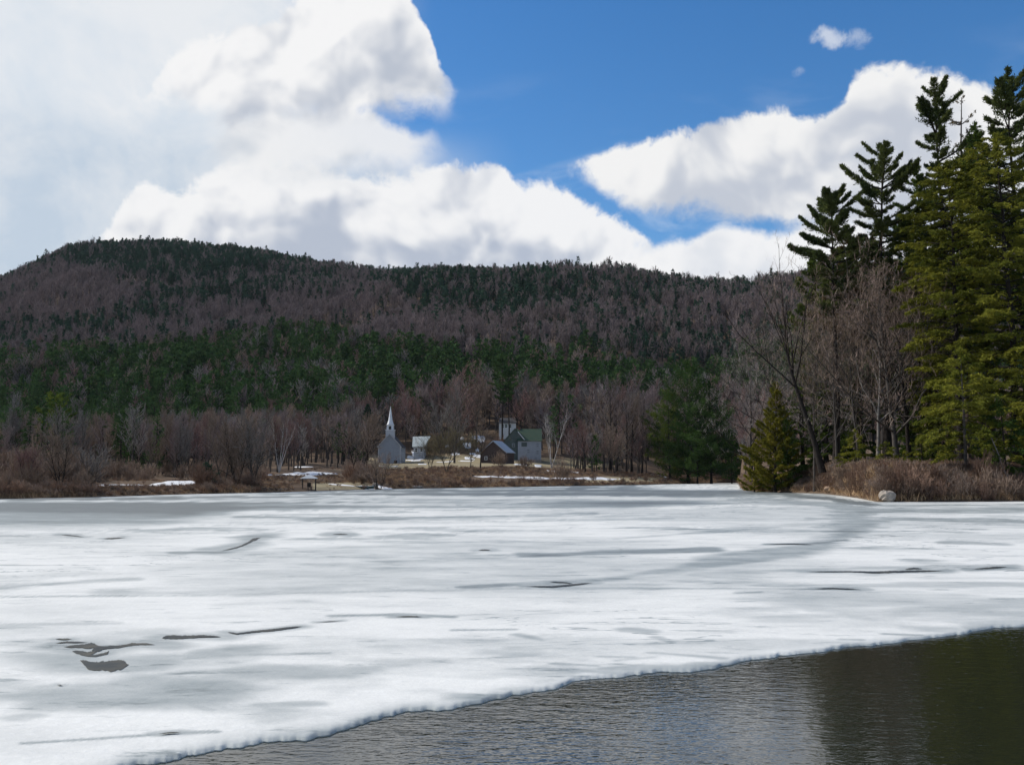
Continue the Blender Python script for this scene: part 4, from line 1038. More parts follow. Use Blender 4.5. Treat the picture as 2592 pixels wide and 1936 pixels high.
# bare trees of the point
def lean_tree():
    d = 112.; px0, py0 = 2082, 1188
    x = at(px0, d); g = gz(x, d)
    pts = []
    for (px, py) in ((2082, 1196), (2062, 1120), (2040, 1050), (2012, 975), (1992, 900), (1986, 850), (1990, 770)):
        u, v = tanuv(px, py); pts.append((float(u) * d - x, 0, CAMZ + float(v) * d - g + .15))
    h = pts[-1][2]
    wd, tw = hardwood(201, h, .40, 4, (15, 6, 5, 4), .45, .024, .30, pts)
    tree('leaning_tree', cmesh('leaning_tree', wd, tw, 'bark_dark', 'twigs_bank'), x, d, 'dark trunk leaning far over the ledge, thin bare crown', 'tree', crown='twigs')
lean_tree()
near_bare(2272, 103, 720, 'big bare oak with pale twisting limbs and twin lower trunk', 211, 'oak_tree', 'bark_grey', 'twigs_bank', (22, 9, 7, 6), .42, .12, .030, bend=.7, up=.2, ang=(1.0, .9, .85, .85), lens=(.42, .5, .5, .5))
near_bare(2304, 103.5, 800, 'second dark trunk growing against the big oak', 213, 'oak_tree', 'bark_dark', 'twigs_bank', (18, 8, 6, 5), .40, .22, .024, bend=.5)
near_bare(2225, 106, 760, 'bare oak with crooked pale limbs behind the big one', 217, 'oak_tree', 'bark_pale', 'twigs_bank', (18, 8, 6, 5), .34, .22, .028, bend=.7, thin=.75, up=.25, ang=(.95, .9, .85, .85))
for i, (px, d, tp, tm, lb, sp) in enumerate([
    (1950, 132, 880, 'twigs_grey', 'grey bare tree over the cedar, wide fine crown', .38), (2035, 128, 830, 'twigs_bank', 'brown bare tree just behind the leaning trunk', .36),
    (2140, 121, 790, 'twigs_bank', 'tall fuzzy bare tree beneath the outer pine', .32), (2190, 118, 800, 'twigs_brown', 'bare tree with brown twigs between outer pine and oak', .34),
    (2340, 110, 760, 'twigs_brown', 'brown bare tree filling the space above the oak', .32), (2395, 106, 780, 'twigs_brown', 'bare tree half covered by the hemlock wall', .30),
    (1905, 140, 930, 'twigs_grey', 'pale grey bare tree beside the cove on the point tip', .36), (2090, 126, 820, 'twigs_grey', 'bare tree with greenish grey twigs below the skyline pines', .34),
    (2260, 116, 740, 'twigs_brown', 'bare tree whose top fuzz reaches the dark skyline pine', .28), (2420, 100, 1010, 'twigs_brown', 'short bare tree under the overhanging hemlock', .4),
    (2120, 114, 820, 'twigs_brown', 'bare tree between the leaning trunk and the oak', .40), (2175, 111, 830, 'twigs_bank', 'crooked bare tree whose twigs cross the outer pine trunk', .38), (2310, 113, 740, 'twigs_brown', 'bare brown tree rising behind the oak crown', .36),
    (2215, 120, 850, 'twigs_grey', 'low greyish bare tree behind the oak trunks', .42), (2060, 118, 900, 'twigs_grey', 'greenish grey bare tree leaning over the dark hemlock', .42), (2370, 115, 700, 'twigs_bank', 'bare tree whose top pokes out beside the hemlock wall', .3)]):
    near_bare(px, d, tp, lb, 230 + i * 7, 'bare_tree', 'bark_grey' if i % 3 else 'bark_dark', tm, (20, 8, 7, 6), sp * 1.15, .18, .026, bend=.7, thin=.6, up=.22, ang=(.95, .9, .85, .85))
def dead_stem():
    d = 82.5; x = at(2556, d)
    mb = MB(); u, v = tanuv(2505, 1095); top = (float(u) * d - x, 0, CAMZ + float(v) * d - gz(x, d))
    s = np.linspace(0, 1, 6)[:, None]; P = np.array([[0, 0, -.2]]) * (1 - s) + np.array([top]) * s; P[:, 0] += np.array([0, .05, -.04, .06, 0, -.05])
    tubes(mb, P[None], np.linspace(.075, .03, 6)[None], 6)
    tubes(mb, np.array([[P[3], P[3] + [-.5, .1, .5]], [P[4], P[4] + [.35, 0, .45]]]), np.array([[.02, .01]] * 2), 4)
    o = link('dead_stem', mb.mesh('dead_stem', ['bark_pale'], True), None, (x, d, gz(x, d))); tag(o, 'pale dead stem leaning out of the rusty brush', 'dead tree')
dead_stem()

# ------------------------------------------------------------------ shrubs
def shrub_mesh(seed, h, r, n=46, tm='shrub_rust'):
    rng = np.random.default_rng(seed); mb = MB()
    a = rng.uniform(0, 6.28, n); q = rng.random(n) ** .6; k = 4; s = np.linspace(0, 1, k)
    ex_ = r * q * np.cos(a); ey = r * q * np.sin(a); hz = h * (1 - .45 * q ** 2) * rng.uniform(.7, 1.05, n)
    B = rng.normal(0, r * .18, (n, 2))
    P = np.stack([B[:, :1] + (ex_ - B[:, 0])[:, None] * s ** .8, B[:, 1:] + (ey - B[:, 1])[:, None] * s ** .8, hz[:, None] * s], -1)
    P[:, 1:3, :2] += rng.normal(0, .06 * r, (n, 2, 2))
    tubes(mb, P, np.tile(np.array([[.022, .016, .011, .006]]), (n, 1)), 2, 0, rng.random(n))
    cur = P
    for lv, m in enumerate((6, 5)):
        n0, k0, _ = cur.shape; pi = np.repeat(np.arange(n0), m); nn = len(pi)
        st = rng.uniform(.25, 1, nn) * (k0 - 1) * .999; i0 = st.astype(int); fr = (st - i0)[:, None]
        b = cur[pi, i0] * (1 - fr) + cur[pi, i0 + 1] * fr
        D = unit(unit(cur[pi, i0 + 1] - cur[pi, i0]) + rng.normal(0, .55, (nn, 3)) + np.array([0, 0, .25]))
        L = h * (.30 if lv == 0 else .16) * rng.uniform(.5, 1.2, nn)
        Q = np.stack([b, b + D * L[:, None]], 1)
        tubes(mb, Q, np.tile(np.array([[.015, .007]]), (nn, 1)), 2, 0, rng.random(nn)); cur = Q
    return mb.mesh('shrub', [tm])
SH = [shrub_mesh(400 + i, 2.2, 1.5, 44, 'shrub_rust' if i % 2 == 0 else 'shrub_brown') for i in range(6)]
def put_shrub(k, x, d, sc, label, group, name='shrub'):
    rr = random.Random(int(x * 31 + d * 7 + k)); o = link(name, SH[k % len(SH)], None, (x, d, gz(x, d) - .05), rr.uniform(0, 6.28), (sc * rr.uniform(.9, 1.2), sc * rr.uniform(.9, 1.2), sc * rr.uniform(.85, 1.2)))
    tag(o, label, 'shrub', group); return o
rr = random.Random(77)
for i in range(84):        # brush along the bank of the point
    px = 1905 + 770 * (i + rr.random()) / 84; s0 = float(shore(float(tanuv(px, 1250)[0])))
    row = i % 3
    d = s0 + (.9, 2.6, 4.6)[row] + rr.uniform(-.4, .6)
    rusty = px > 2060
    k = rr.choice([0, 2, 4]) if (rusty and rr.random() < .5) else rr.choice([1, 3, 5])
    put_shrub(k, at(px, d), d, rr.choice([rr.uniform(.3, .6), rr.uniform(.5, 1.05)]) * (1 if px > 2000 else .7), 'leafless %s shrub in the thicket lining the wooded bank' % ('rusty' if k % 2 == 0 else 'brown'), '%s shrubs lining the wooded bank' % ('rusty' if k % 2 == 0 else 'brown'))
for i in range(170):       # brush along the far shore
    px = -120 + 1990 * (i + rr.random()) / 170; s0 = float(shore(float(tanuv(px, 1250)[0])))
    if (800 < px < 1075 and rr.random() < .75) or 740 < px < 825 or (rr.random() < .3 and px > 420): continue
    d = s0 + 1.0 + rr.random() ** 1.5 * (9 if px < 1150 else 14); k = rr.choice(range(6))
    put_shrub(k, at(px, d), d, rr.uniform(.35, .85) * (.34 if 225 < px < 515 else (.42 if 670 < px < 940 else (.8 if px > 670 else 1.1))), 'leafless %s shrub on the marshy far shore' % ('rusty' if k % 2 == 0 else 'brown'), '%s shrubs on the far shore' % ('rusty' if k % 2 == 0 else 'brown'))
for i in range(26):        # low brush behind the western snow strips
    px = rr.uniform(228, 512); s0 = float(shore(float(tanuv(px, 1250)[0]))); d = s0 + rr.uniform(38, 62); k = rr.choice([1, 3, 5])
    put_shrub(k, at(px, d), d, rr.uniform(.6, 1.3), 'brown brush under the dark trunks behind the western snow strips', 'brown brush behind the western snow strips')
for i in range(90):        # undergrowth in front of the western wood
    px = rr.choice([rr.uniform(-120, 232), rr.uniform(-120, 232), rr.uniform(505, 670), rr.uniform(885, 940)]); s0 = float(shore(float(tanuv(px, 1250)[0])))
    d = s0 + rr.uniform(9, 48); k = rr.choice([1, 3, 5, 1, 3, 0])
    put_shrub(k, at(px, d), d, rr.uniform(.8, 1.55) * (1.1 if px < 240 else .85), '%s undergrowth shrub before the %s wood' % ('rusty' if k % 2 == 0 else 'brown', 'western' if px < 240 else ('birch' if px < 800 else 'church')), '%s undergrowth shrubs before the %s wood' % ('rusty' if k % 2 == 0 else 'brown', 'western' if px < 240 else ('birch' if px < 800 else 'church')))
put_shrub(1, at(1418, 222), 222, 1.9, 'large round dark shrub standing on the far snow strip', None, 'round_shrub')
put_shrub(3, at(1330, 262), 262, 1.7, 'wide grey-brown shrub just below the pale farmhouse', None, 'round_shrub')
put_shrub(5, at(1265, 262), 262, 1.8, 'dark bare shrub in front of the brown barn', None, 'round_shrub')
put_shrub(0, at(1266, 318), 318, 2.9, 'reddish shrub rising behind the brown barn roof', None, 'round_shrub')

# ------------------------------------------------------------------ forest copies: prototypes (never linked to the scene themselves)
def mid_conifer(seed, h, r, kind, cb): return conifer(seed, h, r, cb, 54, 7, 5, .62, .24, kind, sides=5, limb_sides=3, gap=.2)
MIDC = []
for i in range(6):
    kind = ('pine', 'pine', 'pine', 'pine', 'hemlock', 'cone')[i]
    wd, nd = mid_conifer(500 + i, 17, (3.6, 3.3, 3.9, 3.4, 3.2, 2.5)[i], kind, (.22, .3, .16, .35, .08, .05)[i])
    MIDC.append(cmesh('forest_conifer', wd, nd, 'bark_dark', 'needles_far_green'))
MIDB = {}
for tm in ('twigs_brown', 'twigs_purple', 'twigs_grey', 'twigs_red'):
    MIDB[tm] = []
    for i in range(3):
        sd_ = 540 + i * 5 + len(MIDB) * 31
        wd, tw = hardwood(sd_, 15, (.24, .30, .27)[i], 3, (22, 12, 9), .22, .060, .55, stems=(1, 1, 2)[i], lens=(.42, .42, .38))
        MIDB[tm].append(cmesh('forest_bare', wd, tw, 'bark_grey' if i else 'bark_dark', tm))

def copies(name, meshes, x, d, h0, h, label, group, crown):
    rr = random.Random(int(x * 13 + d * 101)); s = h / h0; w_ = s * rr.uniform(.85, 1.2)
    return tree(name, meshes, x, d, label, 'tree', group, (w_, w_, s), rr.uniform(0, 6.28), crown=crown)

# named individuals on the far shore
def far_bare(px, d, top, label, tm='twigs_brown', wm='bark_grey', spread=.3, stems=1, seed=1, kids=(20, 10, 7), first=.2, twig=.05, name='bare_tree', up=.45, trunk=None, group=None):
    x = at(px, d); h = top_h(px, top, d, x)
    wd, tw = hardwood(seed, h, spread, 3, kids, first, twig, up, trunk, stems, lens=(.42, .45, .42), bend=.4)
    return tree(name, cmesh(name, wd, tw, wm, tm), x, d, label, 'tree', group, crown='twigs')
def far_con(px, d, top, rpx, cb_row, label, seed, kind='pine', fol='needles_far_green', dens=1.0, bsz=.5, bw=.17, name='pine_tree', shape=None, bark='bark_dark', lean=0, gap=.2):
    x = at(px, d); h = top_h(px, top, d, x); r = rpx / F * d; g = gz(x, d)
    cb = min(max((CAMZ + float(tanuv(px, cb_row)[1]) * d - g) / h, .04), .9)
    wd, nd = conifer(seed, h, r, cb, int(80 * dens), int(22 * dens), 8, bsz, bw * 1.15, kind, gap=gap, shape=shape, lean=lean)
    return tree(name, cmesh(name, wd, nd, bark, fol), x, d, label, 'tree')
far_bare(706, 186, 1062, 'white birch with several pale stems fanning out, west of the church', 'twigs_brown', 'bark_birch', .16, 5, 601, (9, 8, 7), .45, .05, 'birch_tree', .8)
far_bare(1396, 288, 1050, 'pale birch with forking limbs beside the farmhouse', 'twigs_pale', 'bark_birch', .2, 3, 607, (12, 8, 7), .35, .07, 'birch_tree', .7)
far_bare(958, 156, 1172, 'small dark spreading apple tree near the rowboat', 'twigs_brown', 'bark_dark', .5, 3, 611, (14, 9, 7), .2, .035, 'apple_tree', .45)
far_bare(906, 172, 1075, 'dark trunked tree between the birch and the apple tree', 'twigs_brown', 'bark_dark', .36, 2, 613, (18, 10, 7), .3, .045)
far_bare(928, 178, 1080, 'crooked dark limbed tree partly covering the church wall', 'twigs_brown', 'bark_dark', .42, 1, 617, (18, 10, 7), .3, .045)
far_bare(1130, 236, 1108, 'yellow twigged willow on the lawn nearer the church', 'twigs_yellow', 'bark_grey', .5, 2, 619, (22, 11, 8), .2, .05, 'willow_tree', .35)
far_bare(1088, 240, 1122, 'small pale willow right beside the cottage', 'twigs_yellow', 'bark_grey', .5, 2, 621, (16, 10, 7), .2, .05, 'willow_tree', .35)
far_bare(1190, 252, 1112, 'yellow twigged willow nearer the barn', 'twigs_yellow', 'bark_grey', .45, 1, 623, (20, 10, 7), .2, .05, 'willow_tree', .35)
far_bare(1216, 258, 1070, 'brown tree standing at the corner of the dark barn', 'twigs_brown', 'bark_dark', .32, 1, 627, (20, 10, 7), .2, .05)
far_bare(1150, 300, 1010, 'rounded grey-brown tree between church and farmhouse', 'twigs_grey', 'bark_grey', .34, 1, 629, (24, 11, 8), .15, .07)
far_bare(1160, 330, 955, 'reddish brown crown towering behind the village lawn', 'twigs_red', 'bark_grey', .30, 1, 631, (24, 11, 8), .2, .08)
far_bare(1205, 335, 985, 'broad brown tree behind the barn chimney smokeless yard', 'twigs_brown', 'bark_grey', .34, 1, 633, (24, 11, 8), .2, .08)['label'] = 'broad brown bare tree just behind the dark barn'
far_bare(600, 127, 1078, 'bare clump at the ice edge with grey-brown twigs', 'twigs_brown', 'bark_dark', .34, 3, 641, (18, 10, 8), .15, .035)
far_bare(642, 128, 1058, 'taller bare clump beside the birch, olive brown', 'twigs_grey', 'bark_grey', .30, 3, 643, (18, 10, 8), .15, .035)
far_bare(566, 126, 1095, 'bare tree growing behind the small dark spruce', 'twigs_brown', 'bark_grey', .34, 2, 645, (18, 10, 8), .2, .035)
far_bare(154, 98, 1118, 'dark stemmed shore tree nearest the west end of the ice', 'twigs_brown', 'bark_dark', .38, 3, 647, (16, 9, 8), .2, .03)
far_bare(60, 100, 1150, 'low reddish shore tree at the west end of the ice', 'twigs_red', 'bark_grey', .42, 3, 649, (16, 9, 8), .15, .03)
far_bare(230, 104, 1150, 'low grey bare tree in the brush by the west shore', 'twigs_grey', 'bark_grey', .45, 3, 651, (16, 9, 8), .15, .03)
far_con(522, 124, 1172, 30, 1235, 'small dark spruce at the ice edge', 653, 'cone', 'needles_far_dark', .8, .3, .09, 'spruce_tree')
far_con(930, 318, 1022, 20, 1080, 'narrow dark conifer beside the steeple top', 655, 'cone', 'needles_far_dark', .7, .5, .2)
far_con(132, 190, 1000, 52, 1130, 'yellow-green pine standing out of the bare western trees', 657, 'pine', 'needles_pine', .9, .5, .16)
far_con(448, 176, 1085, 30, 1180, 'dark narrow conifer inside the western bare trees', 659, 'cone', 'needles_far_dark', .8, .45, .15)
far_con(402, 182, 1090, 26, 1170, 'slim dark conifer next to another in the western wood', 661, 'cone', 'needles_far_dark', .7, .45, .15)
far_con(1273, 338, 900, 34, 1020, 'tall pine with bare trunk in front of the white hillside house', 663, 'pine', 'needles_far_green', .8, .6, .24, gap=.3)
far_con(1289, 336, 925, 30, 1015, 'second tall bare trunked pine by the white hillside house', 665, 'pine', 'needles_far_green', .8, .6, .24, gap=.3)
# the great pine clump on the cove shore
far_con(1742, 292, 915, 92, 1205, 'highest of the great pines at the head of the cove', 671, 'pine', 'needles_shore_pine', 1.6, .62, .20, 'white_pine', gap=.14, shape=[(0, .8), (.2, 1), (.5, .8), (.75, .5), (.9, .32), (1, .1)])
far_con(1800, 290, 962, 84, 1208, 'broad great pine on the sheltered side of the cove clump', 673, 'pine', 'needles_shore_pine', 1.5, .62, .20, 'white_pine', gap=.16, shape=[(0, .8), (.2, 1), (.5, .75), (.75, .5), (.9, .3), (1, .1)])
far_con(1696, 294, 990, 66, 1208, 'yellowish flank pine on the village side of the cove clump', 677, 'pine', 'needles_pine', 1.2, .6, .18, 'white_pine', gap=.2)
far_con(1765, 287, 1030, 70, 1212, 'lowest pine in front of the great cove clump', 679, 'pine', 'needles_shore_pine', 1.3, .6, .2, 'white_pine', gap=.18)
far_con(1852, 300, 1085, 46, 1212, 'small pine beside the cove ice at the end of the clump', 681, 'pine', 'needles_shore_pine', 1.0, .5, .18, 'white_pine')
for i, px in enumerate((1545, 1562, 1586, 1600, 1625, 1530)):
    far_bare(px, 292 + i * 3, 985 + (i * 37) % 40, 'tall dark bare trunk in the stand before the great pines', 'twigs_brown' if i % 2 else 'twigs_purple', 'bark_dark', .26, 1, 691 + i, (20, 10, 8), .35, .07, group='dark trunks standing before the great pines')

# ------------------------------------------------------------------ the forest: placement
RNG = np.random.default_rng(2024)
def regions(px, py, x, y):
    "chance of a conifer for a tree whose middle stands at that place on the slopes"
    top = np.interp(px, [-300, 0, 149, 398, 497, 646, 820, 945, 1044, 1149, 1348, 1497, 1600, 1900], [890, 888, 878, 876, 858, 828, 818, 843, 866, 878, 873, 868, 900, 905])
    bot = np.interp(px, [-300, 0, 95, 253, 348, 459, 665, 774, 885, 980, 1075, 1200, 1407, 1516, 1640, 1900], [1086, 1086, 1077, 1076, 1085, 1060, 1039, 1045, 1023, 1000, 975, 955, 962, 955, 965, 960])
    bot = bot + 32; top = top + 12
    wob = (fbm(x / 40, y / 40, 3, 91) - .5) * 80
    band = ss(-12, 12, py - top + wob) * ss(12, -12, py - bot + wob)
    up = ss(12, -12, py - top + wob)
    def el(cx, cy, rx, ry, p): return p * ss(1.25, .75, np.hypot((px - cx) / rx, (py - cy) / ry) + (fbm(x / 30, y / 30, 3, 95) - .5) * .9)
    c = .17 + .30 * ss(.5, .7, fbm(x / 25, y / 35, 3, 97))
    c = np.maximum(c, el(470, 648, 400, 46, .86)); c = np.maximum(c, el(650, 700, 260, 40, .62))
    for q in range(7): c = np.maximum(c, el(620 - q * 100, 735 + q * 20, 110, 34, .62))
    c = np.maximum(c, el(1280, 745, 300, 55, .72)); c = np.maximum(c, el(1650, 720, 300, 45, .55)); c = np.maximum(c, el(1050, 710, 120, 30, .8))
    c = np.maximum(c, el(1750, 880, 260, 60, .55)); c = np.maximum(c, el(1500, 800, 200, 40, .3))
    c = np.where(px < 330, c * (1 - .93 * el(150, 745, 190, 62, 1)), c)
    c = c * (1 - .75 * el(750, 790, 330, 34, 1)) * (1 - .8 * el(1120, 835, 230, 26, 1))
    ridge = ss(34, 8, py - np.interp(px, [-300, 0, 176, 387, 703, 1019, 1371, 1600, 2040], [760, 700, 620, 603, 645, 688, 669, 672, 684]))
    c = np.maximum(c, ridge * .5)
    low = ss(-12, 12, py - bot + wob)
    p = np.where(band > .5, .90 - .3 * ss(.55, .72, fbm(x / 22, y / 22, 3, 99)), c * up + .05 * low)
    return p, band, low
def scatter():
    n = 62000
    y = np.sqrt(RNG.uniform(150. ** 2, 1330. ** 2, n)); u = RNG.uniform(-.66, .66, n); x = u * y
    s = shore(u); e = y - s
    g = ground(x, y)
    ht = np.where(y > 500, RNG.uniform(8, 15, n) * np.where(RNG.random(n) < .05, 1.22, 1), np.where(y < 215, RNG.uniform(6.5, 10.5, n), np.where(y < 320, RNG.uniform(8, 13, n), RNG.uniform(10, 16, n))))
    ht = ht * np.where(y > 420, .72 + .62 * fbm(x / 32, y / 32, 3, 141), 1)
    px, py = proj(x, y, g + ht * .6)
    px0, py0 = proj(x, y, g)
    p, band, low = regions(px, py, x, y)
    con = RNG.random(n) < p
    keep = (e > 10)
    # village clearing and shore meadow stay open
    keep &= ~((px > 925) & (px < 1440) & (y < 324)); keep &= ~((px > 1000) & (px < 1215) & (y < 334)); keep &= ~((px > 1240) & (px < 1320) & (y < 352))
    keep &= ~((px > 1440) & (px < 1700) & (e < 45)); keep &= ~((px > 640) & (px <= 925) & (e < 55))
    keep &= ~((px <= 640) & (e < 26)); keep &= ~((px > 225) & (px < 515) & (e < 40)); keep &= ~((px > 1640) & (px < 1872) & (y < 330))
    keep &= ~((u > U_TIP) & (y < 175)) 
    keep &= ~((y > 420) & (fbm(x / 14, y / 14, 2, 151) < .30))
    # thin by rank: denser farther down the slope than plain random would give
    near = (y < 330)
    keep &= ~(near & (RNG.random(n) < .45))
    # hidden behind the crests
    zc = y < np.where(u < -.12, 1320, 1320)
    keep &= zc
    # drop trees well behind the local skyline of the eastern hill
    z2 = np.interp(u, K2[0], K2[1]); keep &= ~((y > 930) & (u > .0) & (g < z2 * y / D2C * .985))
    return dict(x=x[keep], y=y[keep], z=g[keep], h=ht[keep], con=con[keep], px=px[keep], py=py[keep], band=band[keep], low=low[keep])
FS = scatter()
vis = (FS['px'] > -40) & (FS['px'] < 2000)
size = FS['h'] / FS['y'] * vis
NI = 285
def pick(mask, n):
    idx = np.where(mask & vis)[0]; return idx[np.argsort(-size[idx])[:n]]
ic = pick(FS['con'], 270); ib = pick(~FS['con'], 235)
used = np.zeros(len(FS['x']), bool); used[ic] = True; used[ib] = True
MARKS = [(90, 'at the far western end'), (250, 'behind the yellow-green pine'), (400, 'behind the western snow strips'), (480, 'behind the slim dark conifers'), (580, 'behind the small dark spruce'), (660, 'behind the olive shore clump'), (760, 'behind the white birch'), (850, 'above the lake pavilion'), (930, 'beside the narrow steeple conifer'), (1040, 'directly behind the church'), (1110, 'behind the pale roofed cottage'), (1210, 'above the yellow willows'), (1300, 'behind the dark barn'), (1375, 'behind the green roofed farmhouse'), (1450, 'beyond the pale birch'), (1530, 'west of the dark trunk stand'), (1640, 'behind the dark trunk stand'), (1730, 'behind the highest great pine'), (1850, 'behind the broad great pine'), (9999, 'over the cove by the cedar')]
def mark(px): return [t for q, t in MARKS if px < q][0]
for i in ic:
    px = FS['px'][i]; k = RNG.integers(0, 6); d = FS['y'][i]
    tier = 'lowest row' if d < 330 else ('second row' if d < 372 else ('middle rows' if d < 410 else 'upper rows'))
    hh = FS['h'][i]; big = 'tall' if hh > 14.3 else ('short' if hh < 12 else 'medium')
    lb = '%s green pine in the %s of evergreens %s' % (big, tier, mark(px))
    copies('pine_tree', MIDC[k], FS['x'][i], d, 17, hh * 1.15, lb, lb + ', all alike', 'crown')
for i in ib:
    px = FS['px'][i]; tm = RNG.choice(['twigs_brown', 'twigs_purple', 'twigs_grey', 'twigs_red'], p=[.38, .24, .22, .16] if px < 900 else [.32, .2, .2, .28])
    adj = {'twigs_brown': 'brown', 'twigs_purple': 'purplish', 'twigs_grey': 'grey', 'twigs_red': 'reddish'}[tm]
    d = FS['y'][i]; tier = 'front row' if d < 165 else ('second row' if d < 215 else ('back row' if d < 300 else 'hill foot'))
    hh = FS['h'][i]; big = 'tall' if hh > 13 else ('short' if hh < 9 else 'mid-sized')
    lb = '%s %s bare tree, %s of the wood, %s' % (big, adj, tier, mark(px))
    copies('bare_tree', MIDB[tm][RNG.integers(0, 3)], FS['x'][i], d, 15, hh * 1.05, lb, lb + ', all alike', 'twigs')

# the rest of the slopes: instances on points
def proto_col(name, objs):
    c = bpy.data.collections.new(name)
    for i, me in enumerate(objs):
        o = bpy.data.objects.new('%s_%02d' % (name, i), me); c.objects.link(o)
    return c
def far_con_mesh(seed, kind, r, m, cb=.15, n=34):
    wd, nd = conifer(seed, 12, r, cb, n, 4, 3, 1.0, .55, kind, sides=3, limb_sides=2, gap=.2)
    a = MB(); a.v, a.t, a.m, a.c, a.n = wd.v + [v for v in nd.v], list(wd.t), list(wd.m), wd.c + nd.c, wd.n + nd.n
    for t in nd.t: a.t.append(t + wd.n); a.m.append(np.ones(len(t), int))
    return a.mesh('far_conifer', ['bark_dark', m])
def far_bare_mesh(seed, m):
    wd, tw = hardwood(seed, 12, .30, 3, (12, 7, 5), .25, .12, .5, lens=(.42, .5, .45))
    a = MB(); a.v, a.c, a.n = wd.v + tw.v, wd.c + tw.c, wd.n + tw.n; a.t = list(wd.t); a.m = list(wd.m)
    for t in tw.t: a.t.append(t + wd.n); a.m.append(np.ones(len(t), int))
    return a.mesh('far_bare', ['bark_grey', m])
def stuff(name, col, x, y, z, sc, label, scz=None):
    n = len(x); me = bpy.data.meshes.new(name); me.vertices.add(n)
    me.vertices.foreach_set('co', np.stack([x, y, z], 1).astype(np.float32).ravel())
    for nm, val, ty in (('pick', RNG.integers(0, len(col.objects), n).astype(np.int32), 'INT'), ('turn', RNG.uniform(0, 6.28, n).astype(np.float32), 'FLOAT'), ('size', np.asarray(sc, np.float32), 'FLOAT')):
        a = me.attributes.new(nm, ty, 'POINT'); a.data.foreach_set('value', val)
    me.update(); o = link(name, me); tag(o, label, None, None, 'stuff')
    g = bpy.data.node_groups.new(name, 'GeometryNodeTree')
    g.interface.new_socket('Geometry', in_out='INPUT', socket_type='NodeSocketGeometry'); g.interface.new_socket('Geometry', in_out='OUTPUT', socket_type='NodeSocketGeometry')
    N = g.nodes.new; L = g.links.new
    gi = N('NodeGroupInput'); go = N('NodeGroupOutput'); ip = N('GeometryNodeInstanceOnPoints'); ci = N('GeometryNodeCollectionInfo')
    ci.inputs['Collection'].default_value = col; ci.inputs['Separate Children'].default_value = True; ci.inputs['Reset Children'].default_value = True
    def attr(nm, ty):
        q = N('GeometryNodeInputNamedAttribute'); q.data_type = ty; q.inputs['Name'].default_value = nm
        return [s for s in q.outputs if s.enabled and s.name == 'Attribute'][0]
    cx_ = N('ShaderNodeCombineXYZ'); L(attr('turn', 'FLOAT'), cx_.inputs[2])
    L(gi.outputs[0], ip.inputs['Points']); L(ci.outputs[0], ip.inputs['Instance']); ip.inputs['Pick Instance'].default_value = True
    L(attr('pick', 'INT'), ip.inputs['Instance Index']); L(cx_.outputs[0], ip.inputs['Rotation']); L(attr('size', 'FLOAT'), ip.inputs['Scale'])
    L(ip.outputs[0], go.inputs[0])
    m = o.modifiers.new('scatter', 'NODES'); m.node_group = g
    return o
CG = proto_col('p_green', [far_con_mesh(700 + i, ('pine', 'pine', 'cone', 'hemlock', 'pine')[i], (2.5, 2.8, 1.8, 2.2, 2.2)[i], 'needles_far_green') for i in range(5)])
CDK = proto_col('p_dark', [far_con_mesh(710 + i, ('cone', 'pine', 'cone', 'hemlock', 'pine')[i], (1.9, 2.3, 1.6, 2.0, 2.0)[i], 'needles_far_dark') for i in range(5)])
CP = proto_col('p_purple', [far_bare_mesh(720 + i, 'twigs_purple') for i in range(4)])
CB = proto_col('p_brown', [far_bare_mesh(730 + i, ('twigs_brown', 'twigs_grey', 'twigs_purple', 'twigs_red')[i]) for i in range(4)])
def sub(mask, sc): 
    i = np.where(mask & ~used)[0]
    return FS['x'][i], FS['y'][i], FS['z'][i] - .3, FS['h'][i] / 12 * sc
inb = FS['band'] > .5
stuff('evergreen_belt', CG, *sub(FS['con'] & (inb | (FS['low'] > .5)), 1.1), 'green pines massed on the lower slope')
stuff('hillside_evergreens', CDK, *sub(FS['con'] & ~(inb | (FS['low'] > .5)), 1.05), 'dark evergreens scattered over the upper hills')
upm = ~FS['con'] & ~inb & (FS['low'] < .5)
stuff('hillside_hardwoods', CP, *sub(upm, .95), 'purplish leafless woods covering the hills')
stuff('lower_hardwoods', CB, *sub(~FS['con'] & ~upm, 1.05), 'brown leafless woods at the foot of the hills')

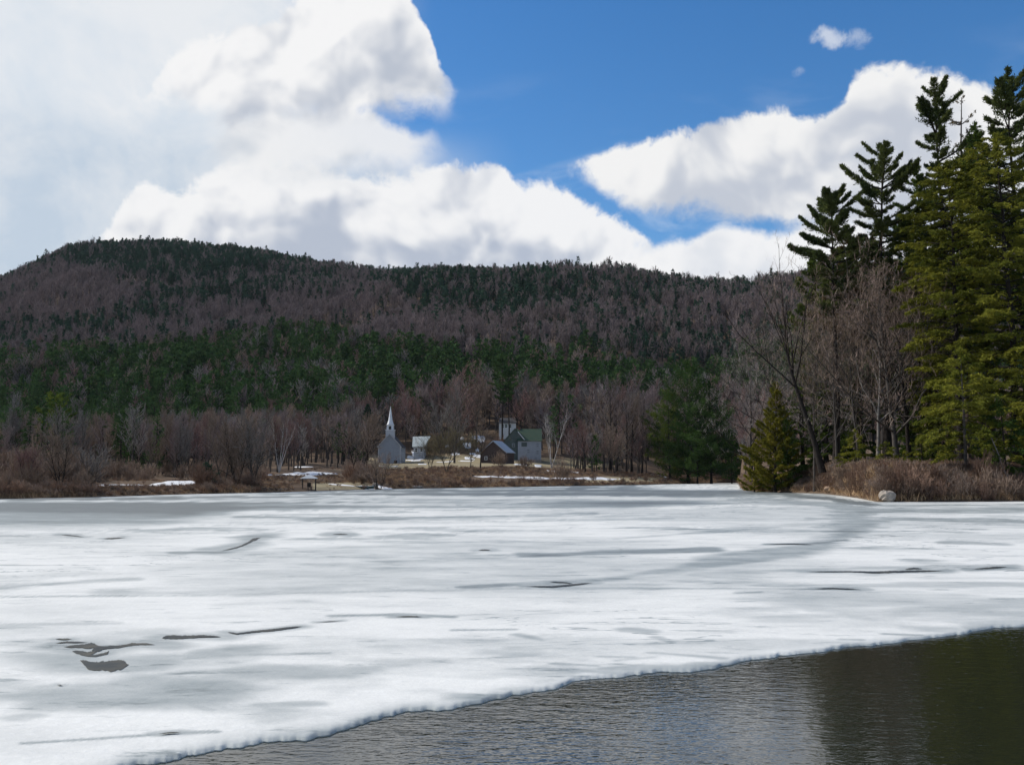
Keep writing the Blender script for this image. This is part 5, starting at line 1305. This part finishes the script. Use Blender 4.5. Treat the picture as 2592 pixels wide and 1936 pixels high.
# marsh stems and low brush
def tuft(seed, h, n, m):
    rng = np.random.default_rng(seed); mb = MB()
    P = np.concatenate([rng.normal(0, .28, (n, 2)), np.zeros((n, 1))], 1)
    D = unit(np.concatenate([rng.normal(0, .35, (n, 2)), np.ones((n, 1))], 1))
    blades(mb, P, D, h * rng.uniform(.5, 1.1, n), np.full(n, .05), rng, 0, rng.random(n)); return mb.mesh('tuft', [m])
CT = proto_col('p_tuft', [tuft(750 + i, .8, 34, 'marsh_stems') for i in range(4)] + [shrub_mesh(760, .9, .7, 14, 'shrub_rust'), shrub_mesh(761, .9, .7, 14, 'shrub_brown')])
def marsh():
    n = 26000
    u = RNG.uniform(-.62, .27, n); s = shore(u); 
    px = CX + u * F
    ext = np.interp(px, [-200, 640, 760, 1100, 1650, 1870], [30, 42, 75, 85, 50, 30])
    e = .3 + RNG.random(n) ** 1.2 * ext; y = s + e; x = u * y
    k = RNG.random(n) < .9
    k &= ~((px > 745) & (px < 822) & (e < 9)) & ~(RNG.random(n) < .35)
    for a, b, d0, d1 in ((770, 985, 0, 13), (690, 880, 50, 72), (1190, 1400, 8, 30), (1400, 1572, 12, 34), (236, 505, 14, 32), (1460, 1690, 4, 30)):
        k &= ~((px > a) & (px < b) & (e > d0) & (e < d1) & (RNG.random(n) < .93))
    u2 = RNG.uniform(U_TIP + .004, .60, 3200); y2 = shore(u2) + .3 + RNG.random(3200) * 12
    x = np.concatenate([x[k], u2 * y2]); y = np.concatenate([y[k], y2])
    q_ = CX + F * x / y
    sz = RNG.uniform(.4, 1.1, len(x)) * np.where(((q_ > 225) & (q_ < 515)) | ((q_ > 660) & (q_ < 900)), .5, 1)
    stuff('marsh_growth', CT, x, y, ground(x, y) - .03, sz, 'rusty dead stems and low brush on the shores')
marsh()

# ------------------------------------------------------------------ thin spring haze over lake and hills
def haze():
    m = bpy.data.materials.new('air'); m.use_nodes = True; nt = m.node_tree; nt.nodes.clear()
    v = nt.nodes.new('ShaderNodeVolumePrincipled'); v.inputs['Color'].default_value = (.80, .88, 1, 1); v.inputs['Density'].default_value = .000022; v.inputs['Anisotropy'].default_value = .1
    o = nt.nodes.new('ShaderNodeOutputMaterial'); nt.links.new(v.outputs[0], o.inputs['Volume'])
    mb = MB(); box(mb, -4100, 4100, -4100, 4100, -2.6, 365)
    tag(link('haze', mb.mesh('haze', [m])), 'thin pale haze lying over the lake and hills', None, None, 'stuff')
haze()
